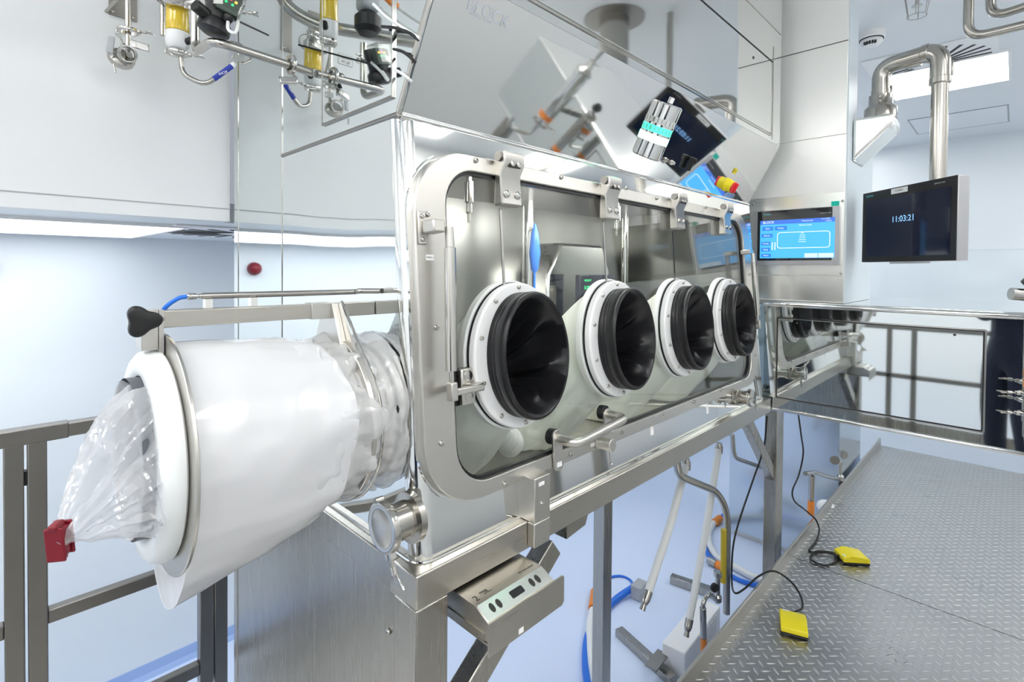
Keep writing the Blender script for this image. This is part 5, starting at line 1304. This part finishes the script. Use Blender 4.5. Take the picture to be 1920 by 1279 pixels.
hd_ = lathe(NB(), bp(0, .075, 1.43), (0, 0, 1), [(.05, 0), (.062, .03), (.078, .09), (.082, .14), (.074, .19), (.05, .225), (.01, .24)], 24, True, 1, 1.15)
O('head', hd_, skin, pe_)
O('hair', lathe(NB(), bp(0, .062, 1.555), (0, 0, 1), [(.086, 0), (.09, .03), (.083, .07), (.058, .105), (.01, .122)], 24, True, 1, 1.1), black_p, pe_)
O('nose', lathe(NB(), bp(0, .148, 1.50), Fw, [(.014, 0), (.010, .012), (.003, .018)], 10), skin, pe_)
for s_ in (-1, 1):
    O('ear', sphere(NB(), bp(s_*.082, .07, 1.515), .018, (.6, 1, 1.4), 10, 8), skin, pe_)
    h0_ = bp(.34+s_*.088, .255, 1.385)
    hp_ = [bp(.34+s_*.10, .235, 1.365), h0_, bp(.34+s_*.075, .275, 1.41)]
    skinned('hand', hp_, [(0, 1), (1, 2)], [.026, .032, .026], skin, pe_)
    for k in range(4):
        a_ = bp(.34+s_*.078, .285, 1.395+.018*k)
        skinned('finger', [a_, a_ + Fw*.022 - Rw*(s_*.004), a_ + Fw*.024 - Rw*(s_*.03)], [(0, 1), (1, 2)], [.0095, .009, .007], skin, pe_)
    a_ = bp(.34+s_*.07, .255, 1.41)
    skinned('thumb', [a_, a_ - Rw*(s_*.015) - Fw*.012 + V((0, 0, .012)), a_ - Rw*(s_*.032) - Fw*.014 + V((0, 0, .018))], [(0, 1), (1, 2)], [.012, .010, .008], skin, pe_)
r = root('camera_body', 'black camera held up in front of the person, seen mirrored', 'camera', bp(.34, .27, 1.45))
O('housing', obox(NB(), bp(.34, .272, 1.445), Rw, Fw, (0, 0, 1), .062, .026, .042), black_p, r, bev=.008)
O('grip_hump', obox(NB(), bp(.34, .272, 1.495), Rw, Fw, (0, 0, 1), .022, .022, .014), black_p, r, bev=.006)

# ================================================================== CAMERA, COLOUR
cam = bpy.data.cameras.new('camera'); co = bpy.data.objects.new('camera', cam); COL.objects.link(co)
cam.sensor_width = 36; cam.lens = FP/1920*36; cam.clip_start = .02; cam.clip_end = 60
cam.shift_x = 0; cam.shift_y = -(1279/2 - CY)/1920
Mx = Matrix.Identity(4)
for i in range(3): Mx[i][0] = CR[i]; Mx[i][1] = -CD[i]; Mx[i][2] = -CF[i]
Mx[2][3] = EZ
co.matrix_world = Mx
SC.camera = co
w = bpy.data.worlds.new('world'); SC.world = w; w.use_nodes = True
w.node_tree.nodes['Background'].inputs[0].default_value = (.8, .88, 1, 1); w.node_tree.nodes['Background'].inputs[1].default_value = .3
vs = SC.view_settings; vs.view_transform = 'Standard'; vs.look = 'None'; vs.exposure = 0.55; vs.gamma = 1; vs.use_curve_mapping = False
cy = SC.cycles
cy.max_bounces = 14; cy.diffuse_bounces = 6; cy.glossy_bounces = 8; cy.transmission_bounces = 8; cy.transparent_max_bounces = 24
cy.sample_clamp_indirect = 8; cy.caustics_reflective = True; cy.blur_glossy = .5
cy.use_denoising = True
